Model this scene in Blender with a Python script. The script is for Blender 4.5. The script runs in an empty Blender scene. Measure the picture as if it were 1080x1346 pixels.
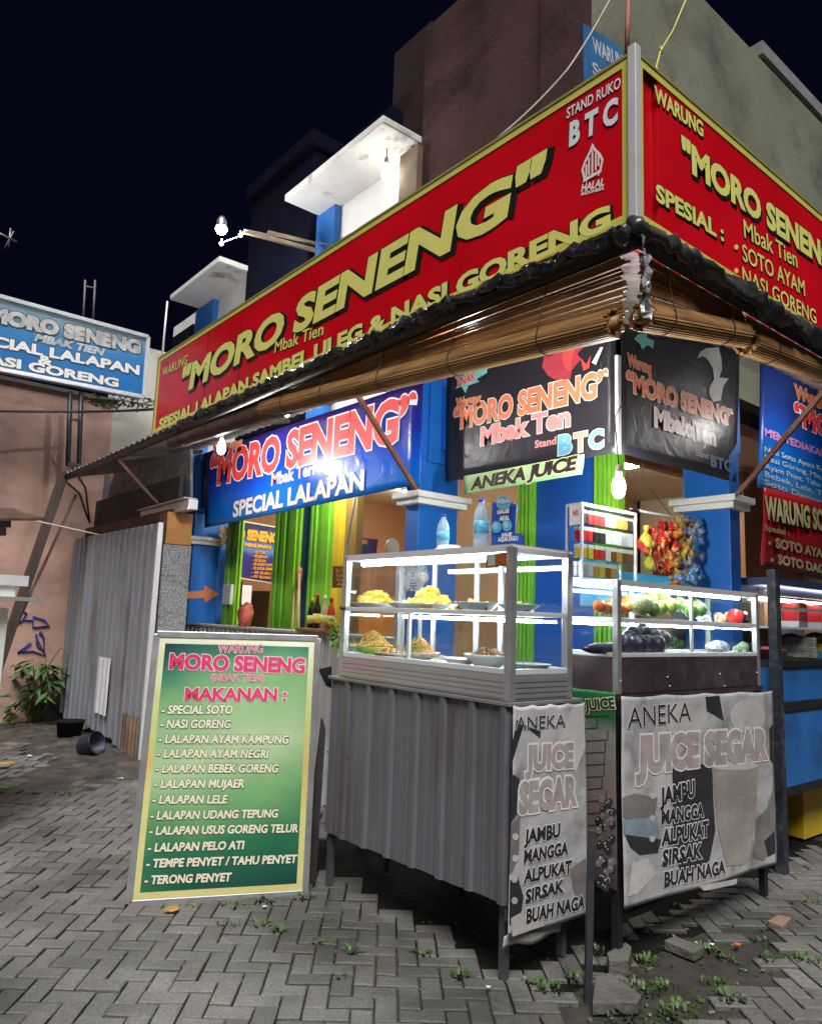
import bpy, bmesh, math, random
from mathutils import Vector, Matrix
random.seed(7)
rnd = random.random
SC = bpy.context.scene
COL = SC.collection

# ------------------------------------------------------------------ camera, world, light, exposure
F, TILT, ROLL, YAW = 973.86, .14044, .03706, .68591        # focal length in photo pixels (1080 x 1346)
_c, _s = math.cos, math.sin
FH = Vector((_s(YAW), _c(YAW), 0)); RT0 = FH.cross(Vector((0, 0, 1)))
FW = FH * _c(TILT) + Vector((0, 0, _s(TILT))); UP0 = RT0.cross(FW)
RT = RT0 * _c(ROLL) + UP0 * _s(ROLL); UP = -RT0 * _s(ROLL) + UP0 * _c(ROLL)
EYE = Vector((0, 0, 1.5))
cd = bpy.data.cameras.new('camera'); cam = bpy.data.objects.new('camera', cd); COL.objects.link(cam)
cd.sensor_fit = 'HORIZONTAL'; cd.sensor_width = 36; cd.lens = F / 1080 * 36; cd.clip_end = 400; cd.clip_start = .05
cam.matrix_world = Matrix(((RT.x, UP.x, -FW.x, EYE.x), (RT.y, UP.y, -FW.y, EYE.y), (RT.z, UP.z, -FW.z, EYE.z), (0, 0, 0, 1)))
SC.camera = cam
w = bpy.data.worlds.new('World'); SC.world = w; w.use_nodes = True
bg = w.node_tree.nodes['Background']; bg.inputs[0].default_value = (.0009, .0010, .0042, 1); bg.inputs[1].default_value = 1
sd = bpy.data.lights.new('street_glow', 'SUN'); sun = bpy.data.objects.new('street_glow', sd); COL.objects.link(sun)
sd.energy = 2.85; sd.angle = math.radians(30); sd.color = (1, .985, .965)
SUN_DIR = Vector((.40, .50, -1.0)).normalized()
sun.rotation_euler = SUN_DIR.to_track_quat('-Z', 'Y').to_euler()
SC.view_settings.view_transform = 'Standard'; SC.view_settings.look = 'None'
SC.view_settings.exposure = .75; SC.view_settings.gamma = 1
cy = SC.cycles
cy.use_denoising = True; cy.max_bounces = 8; cy.transparent_max_bounces = 32; cy.glossy_bounces = 4
cy.sample_clamp_indirect = 5; cy.caustics_reflective = False; cy.caustics_refractive = False

# ------------------------------------------------------------------ pixel helper: ray through a photo pixel met with a real plane
def RAY(u, v): return (u - 540) / F * RT - (v - 673) / F * UP + FW
def AT(u, v, ax, val=None):
    d = RAY(u, v)
    if isinstance(ax, str):
        i = 'xyz'.index(ax); return EYE + d * ((val - EYE[i]) / d[i])
    P0, N = ax
    return EYE + d * ((P0 - EYE).dot(N) / d.dot(N))
V3 = lambda *a: Vector(a)
def lin(c): c /= 255; return c / 12.92 if c <= .04045 else ((c + .055) / 1.055) ** 2.4
def C(r, g, b): return (lin(r), lin(g), lin(b), 1)

# ------------------------------------------------------------------ materials
MATS = {}
def mat(name, col, rough=.6, metal=0, var=.12, sc=6, bump=0, bs=60, dirt=None, dsc=3, dlo=.5, dhi=.7, spec=.5, coat=0, stretch=None):
    if name in MATS: return MATS[name]
    m = bpy.data.materials.new(name); m.use_nodes = True; MATS[name] = m
    nt = m.node_tree; N = nt.nodes; L = nt.links; b = N['Principled BSDF']
    b.inputs['Roughness'].default_value = rough; b.inputs['Metallic'].default_value = metal
    b.inputs['Specular IOR Level'].default_value = spec; b.inputs['Coat Weight'].default_value = coat
    tc = N.new('ShaderNodeTexCoord'); src = tc.outputs['Object']
    if stretch:
        mp = N.new('ShaderNodeMapping'); mp.inputs['Scale'].default_value = stretch; L.new(src, mp.inputs[0]); src = mp.outputs[0]
    n = N.new('ShaderNodeTexNoise'); n.inputs['Scale'].default_value = sc; n.inputs['Detail'].default_value = 6; L.new(src, n.inputs['Vector'])
    r = N.new('ShaderNodeValToRGB'); L.new(n.outputs['Fac'], r.inputs[0])
    r.color_ramp.elements[0].position = .3; r.color_ramp.elements[1].position = .7
    r.color_ramp.elements[0].color = tuple(max(0, x * (1 - var)) for x in col[:3]) + (1,)
    r.color_ramp.elements[1].color = tuple(min(1, x * (1 + var)) for x in col[:3]) + (1,)
    out = r.outputs[0]
    if dirt:
        n2 = N.new('ShaderNodeTexNoise'); n2.inputs['Scale'].default_value = dsc; n2.inputs['Detail'].default_value = 9; n2.inputs['Roughness'].default_value = .65
        L.new(src, n2.inputs['Vector'])
        mr = N.new('ShaderNodeMapRange'); mr.inputs[1].default_value = dlo; mr.inputs[2].default_value = dhi; L.new(n2.outputs['Fac'], mr.inputs[0])
        mx = N.new('ShaderNodeMix'); mx.data_type = 'RGBA'; L.new(mr.outputs[0], mx.inputs[0]); L.new(out, mx.inputs[6]); mx.inputs[7].default_value = dirt
        out = mx.outputs[2]
    L.new(out, b.inputs['Base Color'])
    # small roughness break-up
    rr = N.new('ShaderNodeMapRange'); rr.inputs[3].default_value = max(.02, rough - .12); rr.inputs[4].default_value = min(1, rough + .12)
    L.new(n.outputs['Fac'], rr.inputs[0]); L.new(rr.outputs[0], b.inputs['Roughness'])
    if bump:
        n3 = N.new('ShaderNodeTexNoise'); n3.inputs['Scale'].default_value = bs; n3.inputs['Detail'].default_value = 5; L.new(src, n3.inputs['Vector'])
        bp = N.new('ShaderNodeBump'); bp.inputs['Strength'].default_value = bump; bp.inputs['Distance'].default_value = .02
        L.new(n3.outputs['Fac'], bp.inputs['Height']); L.new(bp.outputs[0], b.inputs['Normal'])
    return m
def gmat(name, stops, axis='z', lo=0, hi=1, rough=.4, noise=.12, nsc=2.5, bump=.15, bs=6, tilt=0):
    """printed sheet: colour ramp along a local axis, wandering a little"""
    if name in MATS: return MATS[name]
    m = bpy.data.materials.new(name); m.use_nodes = True; MATS[name] = m
    nt = m.node_tree; N = nt.nodes; L = nt.links; b = N['Principled BSDF']; b.inputs['Roughness'].default_value = rough; b.inputs['Specular IOR Level'].default_value = .22
    tc = N.new('ShaderNodeTexCoord'); sx = N.new('ShaderNodeSeparateXYZ'); L.new(tc.outputs['Object'], sx.inputs[0])
    mr = N.new('ShaderNodeMapRange'); mr.inputs[1].default_value = lo; mr.inputs[2].default_value = hi; L.new(sx.outputs['XYZ'.index(axis.upper())], mr.inputs[0])
    n = N.new('ShaderNodeTexNoise'); n.inputs['Scale'].default_value = nsc; n.inputs['Detail'].default_value = 3; L.new(tc.outputs['Object'], n.inputs['Vector'])
    a = N.new('ShaderNodeMath'); a.operation = 'MULTIPLY_ADD'; L.new(n.outputs['Fac'], a.inputs[0]); a.inputs[1].default_value = noise * 2; L.new(mr.outputs[0], a.inputs[2])
    a2 = N.new('ShaderNodeMath'); a2.operation = 'SUBTRACT'; L.new(a.outputs[0], a2.inputs[0]); a2.inputs[1].default_value = noise
    r = N.new('ShaderNodeValToRGB'); L.new(a2.outputs[0], r.inputs[0])
    el = r.color_ramp.elements
    el[0].position = stops[0][0]; el[0].color = stops[0][1]; el[1].position = stops[-1][0]; el[1].color = stops[-1][1]
    for p, c in stops[1:-1]:
        e = el.new(p); e.color = c
    L.new(r.outputs[0], b.inputs['Base Color'])
    if bump:
        n3 = N.new('ShaderNodeTexNoise'); n3.inputs['Scale'].default_value = bs; n3.inputs['Detail'].default_value = 3; n3.inputs['Distortion'].default_value = .6; L.new(tc.outputs['Object'], n3.inputs['Vector'])
        bp = N.new('ShaderNodeBump'); bp.inputs['Strength'].default_value = bump; bp.inputs['Distance'].default_value = .05
        L.new(n3.outputs['Fac'], bp.inputs['Height']); L.new(bp.outputs[0], b.inputs['Normal'])
    return m
def emat(name, col, strength):
    if name in MATS: return MATS[name]
    m = bpy.data.materials.new(name); m.use_nodes = True; MATS[name] = m
    b = m.node_tree.nodes['Principled BSDF']; b.inputs['Base Color'].default_value = (.8, .8, .8, 1)
    b.inputs['Emission Color'].default_value = col; b.inputs['Emission Strength'].default_value = strength
    return m
def glassmat(name, tint=(.96, .98, .98, 1), refl=1.0, rough=.015):
    if name in MATS: return MATS[name]
    m = bpy.data.materials.new(name); m.use_nodes = True; MATS[name] = m
    nt = m.node_tree; N = nt.nodes; L = nt.links; N.remove(N['Principled BSDF'])
    t = N.new('ShaderNodeBsdfTransparent'); t.inputs[0].default_value = tint
    g = N.new('ShaderNodeBsdfGlossy'); g.inputs['Roughness'].default_value = rough
    fr = N.new('ShaderNodeFresnel'); ge = N.new('ShaderNodeNewGeometry'); im = N.new('ShaderNodeMath'); im.operation = 'MULTIPLY_ADD'
    im.inputs[1].default_value = 1 / 1.45 - 1.45; im.inputs[2].default_value = 1.45; L.new(ge.outputs['Backfacing'], im.inputs[0]); L.new(im.outputs[0], fr.inputs[0])   # same reflectance from both sides of the thin pane
    ml = N.new('ShaderNodeMath'); ml.operation = 'MULTIPLY'; ml.inputs[1].default_value = refl; L.new(fr.outputs[0], ml.inputs[0])
    mx = N.new('ShaderNodeMixShader'); L.new(ml.outputs[0], mx.inputs[0]); L.new(t.outputs[0], mx.inputs[1]); L.new(g.outputs[0], mx.inputs[2])
    L.new(mx.outputs[0], N['Material Output'].inputs['Surface'])
    return m

# ------------------------------------------------------------------ mesh builder
class MB:
    def __init__(s): s.v = []; s.f = []; s.mi = []; s.mats = []; s.sm = []
    def _m(s, m):
        if m is None: return 0
        if m not in s.mats: s.mats.append(m)
        return s.mats.index(m)
    def add(s, vs, fs, m=None, smooth=False):
        k = len(s.v); s.v += [Vector(p) for p in vs]; i = s._m(m)
        for f in fs: s.f.append([k + a for a in f]); s.mi.append(i); s.sm.append(smooth)
        return s
    def box(s, a, b, m=None):
        x0, y0, z0 = a; x1, y1, z1 = b
        return s.add([(x0, y0, z0), (x1, y0, z0), (x1, y1, z0), (x0, y1, z0), (x0, y0, z1), (x1, y0, z1), (x1, y1, z1), (x0, y1, z1)],
                     [(3, 2, 1, 0), (4, 5, 6, 7), (0, 1, 5, 4), (1, 2, 6, 5), (2, 3, 7, 6), (3, 0, 4, 7)], m)
    def bar(s, p, q, wx, wy, m=None, upv=(0, 0, 1)):
        p = Vector(p); q = Vector(q); d = (q - p).normalized(); a = d.cross(Vector(upv))
        if a.length < 1e-3: a = d.cross(Vector((1, 0, 0)))
        a.normalize(); b = a.cross(d)
        vs = [o + a * i * wx / 2 + b * j * wy / 2 for o in (p, q) for i, j in ((-1, -1), (1, -1), (1, 1), (-1, 1))]
        return s.add(vs, [(3, 2, 1, 0), (4, 5, 6, 7), (0, 1, 5, 4), (1, 2, 6, 5), (2, 3, 7, 6), (3, 0, 4, 7)], m)
    def tube(s, pts, r, n=8, m=None, rf=None, smooth=True, caps=True):
        pts = [Vector(p) for p in pts]; rings = []; k = 0
        vs = []; fs = []
        for i, p in enumerate(pts):
            d = (pts[min(i + 1, len(pts) - 1)] - pts[max(i - 1, 0)]).normalized()
            a = d.cross(Vector((0, 0, 1)));
            if a.length < .05: a = d.cross(Vector((1, 0, 0)))
            a.normalize(); b = a.cross(d); rr = r[i] if isinstance(r, (list, tuple)) else r
            for j in range(n):
                t = 2 * math.pi * j / n; q = rr * (rf(i, j) if rf else 1)
                vs.append(p + a * math.cos(t) * q + b * math.sin(t) * q)
        for i in range(len(pts) - 1):
            for j in range(n): fs.append((i * n + j, i * n + (j + 1) % n, (i + 1) * n + (j + 1) % n, (i + 1) * n + j))
        if caps: fs.append(tuple(range(n))); fs.append(tuple((len(pts) - 1) * n + j for j in range(n - 1, -1, -1)))
        return s.add(vs, fs, m, smooth)
    def lathe(s, prof, c=(0, 0, 0), n=20, m=None, axis=(0, 0, 1), smooth=True, jit=0, squash=1):
        ax = Vector(axis).normalized(); a = ax.cross(Vector((0, 1, 0)) if abs(ax.y) < .9 else Vector((1, 0, 0))).normalized(); b = ax.cross(a); c = Vector(c)
        vs = []; fs = []
        for r, z in prof:
            for j in range(n):
                t = 2 * math.pi * j / n; q = r * (1 + jit * (rnd() - .5))
                vs.append(c + ax * z + a * math.cos(t) * q + b * math.sin(t) * q * squash)
        for i in range(len(prof) - 1):
            for j in range(n): fs.append((i * n + j, i * n + (j + 1) % n, (i + 1) * n + (j + 1) % n, (i + 1) * n + j))
        if prof[0][0] > 1e-4: fs.append(tuple(range(n - 1, -1, -1)))
        if prof[-1][0] > 1e-4: fs.append(tuple((len(prof) - 1) * n + j for j in range(n)))
        return s.add(vs, fs, m, smooth)
    def ball(s, c, r, m=None, n=12, sc=(1, 1, 1), jit=0, rot=None):
        vs = []; fs = []; h = n // 2; c = Vector(c)
        for i in range(h + 1):
            ph = math.pi * i / h
            for j in range(n):
                t = 2 * math.pi * j / n; q = r * (1 + jit * (rnd() - .5))
                p = Vector((math.sin(ph) * math.cos(t) * q * sc[0], math.sin(ph) * math.sin(t) * q * sc[1], math.cos(ph) * q * sc[2]))
                if rot: p.rotate(rot)
                vs.append(c + p)
        for i in range(h):
            for j in range(n): fs.append((i * n + j, (i + 1) * n + j, (i + 1) * n + (j + 1) % n, i * n + (j + 1) % n))
        return s.add(vs, fs, m, True)
    def grid(s, fn, nu, nv, m=None, smooth=True):
        vs = [fn(i / nu, j / nv) for i in range(nu + 1) for j in range(nv + 1)]
        fs = [(i * (nv + 1) + j, (i + 1) * (nv + 1) + j, (i + 1) * (nv + 1) + j + 1, i * (nv + 1) + j + 1) for i in range(nu) for j in range(nv)]
        return s.add(vs, fs, m, smooth)
    def plate(s, P, th, N, m=None):
        """outline P (points in order) given a thickness th against N"""
        P = [Vector(p) for p in P]; N = Vector(N).normalized(); n = len(P)
        return s.add(P + [p - N * th for p in P], [tuple(range(n)), tuple(range(2 * n - 1, n - 1, -1))] + [(i, i + n, (i + 1) % n + n, (i + 1) % n) for i in range(n)], m)
    def build(s, name, m=None, parent=None, bevel=0, seg=2, loc=None, solid=0):
        me = bpy.data.meshes.new(name); o = bpy.data.objects.new(name, me); COL.objects.link(o)
        off = Vector((0, 0, 0))
        if parent is not None: off = WORLD[parent.name]; o.parent = parent
        elif loc is not None: off = Vector(loc); o.location = off
        WORLD[o.name] = off
        me.from_pydata([p - off for p in s.v], [], s.f)
        ms = s.mats if s.mats else [m]
        if s.mats and m is not None and m not in s.mats: pass
        for x in ms: me.materials.append(x)
        for p, i, sm in zip(me.polygons, s.mi, s.sm): p.material_index = i; p.use_smooth = sm
        bm = bmesh.new(); bm.from_mesh(me); bmesh.ops.recalc_face_normals(bm, faces=bm.faces); bm.to_mesh(me); bm.free()
        if bevel:
            b = o.modifiers.new('bevel', 'BEVEL'); b.width = bevel; b.segments = seg; b.limit_method = 'ANGLE'; b.angle_limit = .6
        if solid:
            b = o.modifiers.new('thick', 'SOLIDIFY'); b.thickness = solid; b.offset = 0
        return o
WORLD = {}
def tag(o, label=None, cat=None, group=None, kind=None):
    if label: o['label'] = label
    if cat: o['category'] = cat
    if group: o['group'] = group
    if kind: o['kind'] = kind
    return o
def thing(name, label, cat, loc, group=None):
    o = bpy.data.objects.new(name, None); COL.objects.link(o); o.location = loc; o.empty_display_size = .1
    WORLD[o.name] = Vector(loc)
    return tag(o, label, cat, group)
def dup(o, loc, rot=None, scale=None, label=None, group=None, mats=None):
    c = o.copy(); COL.objects.link(c); c.location = loc; WORLD[c.name] = Vector(loc)
    if rot is not None: c.rotation_euler = rot
    if scale is not None: c.scale = scale if hasattr(scale, '__len__') else (scale,) * 3
    if label: c['label'] = label
    if group: c['group'] = group
    for ch in list(o.children):
        d = ch.copy(); COL.objects.link(d); d.parent = c
        for g in ch.children:
            e = g.copy(); COL.objects.link(e); e.parent = d
    return c
def recolor(o, m):
    """own material on a copy that shares its mesh"""
    o.material_slots[0].link = 'OBJECT'; o.material_slots[0].material = m; return o

# ------------------------------------------------------------------ lettering
_tc = {}
def glyphs(s, off, res=3):
    k = (s, round(off, 4), res)
    if k in _tc: return _tc[k]
    cu = bpy.data.curves.new('t', 'FONT'); cu.body = s; cu.size = 1; cu.offset = off; cu.resolution_u = res; cu.fill_mode = 'FRONT'
    o = bpy.data.objects.new('t', cu); COL.objects.link(o); bpy.context.view_layer.update()
    ev = o.evaluated_get(bpy.context.evaluated_depsgraph_get()); me = ev.to_mesh()
    r = ([v.co.xy.copy() for v in me.vertices], [tuple(p.vertices) for p in me.polygons]); ev.to_mesh_clear()
    bpy.data.objects.remove(o); bpy.data.curves.remove(cu); _tc[k] = r
    return r
def ext(s, off=0):
    v, _ = glyphs(s, off); xs = [p.x for p in v]; return min(xs), max(xs)
_cap = [None]
def txt(mb, s, bl, br, tl, pl, fill, line=None, ow=.03, bold=.02, lift=.003, fit=None, slant=0, disp=None, shadow=None, sh=(.04, -.05), res=3):
    """lettering whose baseline runs between two photo points met with the panel plane pl; cap height from tl"""
    if bold >= .02: bold += .018
    if _cap[0] is None:
        v, _ = glyphs('H', 0); _cap[0] = max(p.y for p in v)
    A = AT(*bl, *pl); B = AT(*br, *pl); T = AT(*tl, *pl)
    N = panel_n(pl)
    if fit: x0, x1 = ext(fit, bold)
    else: x0, x1 = ext(s, bold)
    U = (B - A) / (x1 - x0); un = U.normalized(); W = N.cross(un).normalized()
    if W.z < 0: W = -W
    H = W * ((T - A).dot(W) / _cap[0])
    def lay(off, lf, m, dx=0, dy=0):
        v, f = glyphs(s, off, res)
        P = []
        for p in v:
            q = A + U * (p.x - x0 + dx + slant * p.y) + H * (p.y + dy) + N * lf
            if disp: q = q + N * disp(q)
            P.append(q)
        mb.add(P, f, m)
    if shadow:
        m, o2 = shadow
        lay(bold + o2, lift, m, *sh)
        lift += .0009
    if line: lay(bold + ow, lift, line); lift += .0009
    lay(bold, lift, fill)
def panel_n(pl):
    if isinstance(pl[0], str): return {'x': V3(-1, 0, 0), 'y': V3(0, -1, 0), 'z': V3(0, 0, 1)}[pl[0]]
    n = pl[0][1].normalized(); return n if n.dot(FW) < 0 else -n
def shape(mb, pts, pl, m, lift=.004, disp=None):
    N = panel_n(pl); P = [AT(u, v, *pl) + N * lift for u, v in pts]
    if disp:
        bm = bmesh.new(); f = bm.faces.new([bm.verts.new(p) for p in P]); bmesh.ops.triangulate(bm, faces=[f])
        for _ in range(4):
            es = [e for e in bm.edges if e.calc_length() > .03]
            if not es: break
            bmesh.ops.subdivide_edges(bm, edges=es, cuts=1); bmesh.ops.triangulate(bm, faces=bm.faces[:])
        bm.verts.index_update(); mb.add([v.co + N * disp(v.co) for v in bm.verts], [tuple(v.index for v in f.verts) for f in bm.faces], m); bm.free(); return
    mb.add(P, [tuple(range(len(P)))], m)
def circ(cx, cy, rx, ry, n=20, a0=0, a1=360):
    return [(cx + rx * math.cos(math.radians(a0 + (a1 - a0) * i / (n - 1))), cy + ry * math.sin(math.radians(a0 + (a1 - a0) * i / (n - 1)))) for i in range(n - (1 if a1 - a0 == 360 else 0))]
# ------------------------------------------------------------------ palette
ALU = mat('aluminium', (.52, .52, .54, 1), .35, .75, .08, 10)
ALUW = mat('white aluminium', (.72, .73, .75, 1), .4, .3, .05)
STEEL = mat('dark steel', (.035, .036, .042, 1), .45, .6, .25, 20, bump=.1)
RUST = mat('rusty steel', (.09, .045, .03, 1), .6, .3, .4, 14, bump=.2, dirt=(.17, .15, .14, 1))
BLUE = mat('blue paint', (.008, .13, .52, 1), .42, 0, .12, 3, bump=.08, bs=30, dirt=(.005, .08, .30, 1), dlo=.55, dhi=.8)
WHITE = mat('white paint', (.78, .78, .76, 1), .5, 0, .05, 5, bump=.05, dirt=(.45, .44, .40, 1), dsc=5, dlo=.56, dhi=.75)
CREAM = mat('cream paint', (.62, .60, .52, 1), .6, 0, .08, 3, bump=.1, dirt=(.30, .27, .22, 1), dsc=4, dlo=.55, dhi=.75)
BLACK = mat('black plastic', (.012, .012, .013, 1), .4, 0, .3, 20, bump=.3, bs=25)
CABLE = mat('black cable', (.01, .01, .012, 1), .5)
LW = mat('white letter', (.82, .82, .80, 1), .4, 0, .03)
LY = mat('yellow letter', (.80, .77, .20, 1), .4, 0, .05)
LK = mat('black letter', (.012, .013, .012, 1), .4, 0, .1)
LO = mat('orange letter', (.80, .20, .03, 1), .4, 0, .15, 4)
LR = mat('red letter', (.72, .05, .05, 1), .4, 0, .25, 3)
LP = mat('pink letter', (.80, .30, .28, 1), .4, 0, .15, 4)
GLASS = glassmat('clear glass')
GREEN = mat('green paint', (.20, .52, .03, 1), .4, 0, .1, 5)
GREEND = mat('deep green paint', (.17, .48, .03, 1), .4, 0, .15, 5)
YELLOW = mat('yellow paint', (.75, .52, .03, 1), .5, 0, .08)
BROWNWALL = mat('brown interior wall', (.32, .15, .07, 1), .6, 0, .12, 2)
WOOD = mat('wood', (.28, .13, .05, 1), .55, 0, .35, 5, bump=.15, bs=12, stretch=(1, 1, .12))
CERAMIC = mat('white ceramic', (.78, .78, .78, 1), .15, 0, .02)

# ================================================================== GROUND
def proj(p):
    d = Vector(p) - EYE; z = d.dot(FW)
    if z < .2: return None
    return 540 + F * d.dot(RT) / z, 673 - F * d.dot(UP) / z, z
soil = mat('damp soil', (.035, .030, .024, 1), .85, 0, .4, 9, bump=.6, bs=40)
def ground_fn(u, v):
    return V3(-12 + 40 * u, -8 + 40 * v, -.022)
g = MB(); g.add([(-60, -60, -.022), (80, -60, -.022), (80, 90, -.022), (-60, 90, -.022)], [(0, 1, 2, 3)])
tag(g.build('ground', soil), kind='structure')
def paver_material():
    m = bpy.data.materials.new('concrete paver'); m.use_nodes = True
    nt = m.node_tree; N = nt.nodes; L = nt.links; b = N['Principled BSDF']
    ge = N.new('ShaderNodeNewGeometry'); tc = N.new('ShaderNodeTexCoord')
    r = N.new('ShaderNodeValToRGB'); L.new(ge.outputs['Random Per Island'], r.inputs[0])
    e = r.color_ramp.elements; e[0].color = (.088, .085, .077, 1); e[1].color = (.18, .174, .16, 1)
    x = e.new(.82); x.color = (.155, .149, .137, 1); x = e.new(.93); x.color = (.125, .108, .096, 1); x = e.new(.2); x.color = (.12, .116, .107, 1)
    n = N.new('ShaderNodeTexNoise'); n.inputs['Scale'].default_value = 1.1; n.inputs['Detail'].default_value = 8; n.inputs['Roughness'].default_value = .6; L.new(tc.outputs['Object'], n.inputs[0])
    mr = N.new('ShaderNodeMapRange'); mr.inputs[1].default_value = .35; mr.inputs[2].default_value = .7; mr.inputs[3].default_value = .42; mr.inputs[4].default_value = 1.28; L.new(n.outputs[0], mr.inputs[0])
    n2 = N.new('ShaderNodeTexNoise'); n2.inputs['Scale'].default_value = 90; n2.inputs['Detail'].default_value = 5; L.new(tc.outputs['Object'], n2.inputs[0])
    mr2 = N.new('ShaderNodeMapRange'); mr2.inputs[1].default_value = .3; mr2.inputs[2].default_value = .7; mr2.inputs[3].default_value = .65; mr2.inputs[4].default_value = 1.3; L.new(n2.outputs[0], mr2.inputs[0])
    mu = N.new('ShaderNodeMath'); mu.operation = 'MULTIPLY'; L.new(mr.outputs[0], mu.inputs[0]); L.new(mr2.outputs[0], mu.inputs[1])
    mx = N.new('ShaderNodeMix'); mx.data_type = 'RGBA'; mx.blend_type = 'MULTIPLY'; mx.inputs[0].default_value = 1; L.new(r.outputs[0], mx.inputs[6]); L.new(mu.outputs[0], mx.inputs[7])
    L.new(mx.outputs[2], b.inputs['Base Color'])
    rr = N.new('ShaderNodeMapRange'); rr.inputs[3].default_value = .5; rr.inputs[4].default_value = .85; L.new(n.outputs[0], rr.inputs[0]); L.new(rr.outputs[0], b.inputs['Roughness'])
    bp = N.new('ShaderNodeBump'); bp.inputs['Strength'].default_value = .5; bp.inputs['Distance'].default_value = .006; L.new(n2.outputs[0], bp.inputs['Height']); L.new(bp.outputs[0], b.inputs['Normal'])
    return m
def dirt_zone(x, y):   # bare soil along the gate and around the right table, 0..1
    d = max(0, min(1, (x - 1.25 + .5 * math.sin(y * 1.3)) / .8)) * max(0, min(1, (y - 6.3) / .9))
    q = math.hypot((x - 3.25) / .75, (y - 1.95) / .38)
    return max(d, 1.25 - q if q < 1.25 else 0)
mb = MB(); W = .091; ang = math.radians(-38); ca, sa = math.cos(ang), math.sin(ang)
rp = random.Random(3)
for i in range(-140, 145):
    for j in range(-50, 170):
        t = (i - j) % 4
        if t == 0: cx, cy_, lx, ly = i + 1, j + .5, 2, 1
        elif t == 3: cx, cy_, lx, ly = i + .5, j + 1, 1, 2
        else: continue
        px, py = cx * W, cy_ * W
        X, Y = px * ca - py * sa, px * sa + py * ca
        if X < -4 or Y < -3 or X > 13 or Y > 11.2: continue
        q = proj((X, Y, 0))
        if q is None or q[0] < -260 or q[0] > 1340 or q[1] > 1560: continue
        dz = dirt_zone(X, Y)
        if dz > .25 and rp.random() < dz * 1.15: continue
        if Y > 6 and X > 2.75: continue
        if X > 2.58 + .05 * math.sin(Y * 9) and 2.36 < Y < 4.4: continue  # pavers left out below the counter to deepen the shade there
        h = rp.gauss(0, .0028) - dz * .012; g_ = .0035 + rp.random() * .0015
        a, b = lx * W / 2 - g_, ly * W / 2 - g_; bv = .006
        tw = rp.gauss(0, .012); tx, ty = rp.gauss(0, .008), rp.gauss(0, .008)
        vs = []
        for (ex, ey, ez) in ((a, b, -.03), (a, b, -.004), (a - bv, b - bv, 0)):
            for sx, sy in ((-1, -1), (1, -1), (1, 1), (-1, 1)):
                x, y = sx * ex, sy * ey
                x, y = x - tw * y, y + tw * x
                z = ez + h + x * tx + y * ty + rp.gauss(0, .0008)
                wx, wy = px + x, py + y
                vs.append((wx * ca - wy * sa, wx * sa + wy * ca, z))
        fs = [(8, 9, 10, 11)]
        for k in (0, 4):
            for q2 in range(4): fs.append((k + q2, k + (q2 + 1) % 4, k + 4 + (q2 + 1) % 4, k + 4 + q2))
        mb.add(vs, fs)
tag(mb.build('pavement', paver_material()), kind='structure')
tag(MB().add([(2.40, 2.10, -.0185), (6, 2.10, -.0185), (6, 4.5, -.0185), (2.40, 4.5, -.0185)], [(0, 1, 2, 3)]).build('soil_and_shade_patch', mat('painted counter shade', (.010, .009, .008, 1), .9, 0, .4, 8, bump=.5, bs=30, spec=.1)), kind='structure')  # black sheet painted as the deep shade under the counters
# uneven soil where the pavers stop along the gate
def soilfn(u, v):
    x, y = 1.2 + 1.9 * u, 6.2 + 4.3 * v
    d = dirt_zone(x, y)
    return V3(x, y, -.05 + .06 * d + .018 * math.sin(x * 9 + y * 3) * math.sin(y * 7) * d + .012 * rnd() * d)
tag(MB().grid(soilfn, 40, 80).build('soil_and_shade_patch', mat('dark wet soil', (.045, .038, .030, 1), .6, 0, .6, 7, bump=.8, bs=30, dirt=(.10, .095, .085, 1), dsc=5)), kind='structure')

# ================================================================== SHOPHOUSE (upper floors, dim; ground floor rooms, lit)
house = thing('shophouse', 'tall dark corner shophouse with white canopy slabs and blue ground floor behind the red sign', 'building', (6, 6, 0))
MAROON = mat('maroon plaster', (.075, .042, .040, 1), .85, 0, .25, 1.3, spec=.05, bump=.3, bs=25, dirt=(.03, .02, .02, 1), dsc=1.6, dlo=.48, dhi=.72)
PALEW = mat('pale green plaster', (.20, .205, .15, 1), .7, 0, .15, 1.5, bump=.15, bs=20, dirt=(.07, .07, .055, 1), dsc=1.3, dlo=.5, dhi=.75)
NAVY = mat('navy plaster', (.006, .0065, .014, 1), .9, spec=.02, metal=0, var=.3, sc=2, bump=.2, ) if True else mat('x', (.004, .0045, .010, 1), .8, 0, .3, 2, bump=.2, dirt=(.007, .006, .006, 1))
SLABW = mat('white concrete slab', (.74, .73, .69, 1), .6, 0, .08, 3, bump=.25, bs=14, dirt=(.30, .27, .23, 1), dsc=2.2, dlo=.58, dhi=.68)
TX = 3.7; TY = AT(742, 100, 'x', TX).y; TY2 = AT(559, 60, 'x', TX).y; TZ = AT(559, 38, 'x', TX).z
MB().box((TX, TY, 3.4), (TX + .3, TY2, TZ)).build('front_wall', MAROON, house)
MB().box((TX + .3, TY + .002, 3.4), (TX + 6, TY2 - .01, 7.05)).build('side_wall', PALEW, house)
MB().box((TX - .03, TY - .03, 3.4), (TX + .22, TY + .2, TZ + .02)).box((TX + .02, TY - .032, 3.4), (TX + .10, TY - .03, TZ)).build('corner_pilaster', MAROON, house)
MB().box((TX - .06, TY2 - .02, 3.4), (TX + .3, TY2 + .22, 5.5)).build('pilaster', mat('tan plaster', (.16, .11, .065, 1), .8, 0, .2, 3, dirt=(.1, .07, .05, 1)), house)
MB().box((TX + .1, TY2 + .6, 3.4), (TX + 2, TY2 + 1.2, TZ - .35)).build('rear_wall', NAVY, house)
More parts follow.
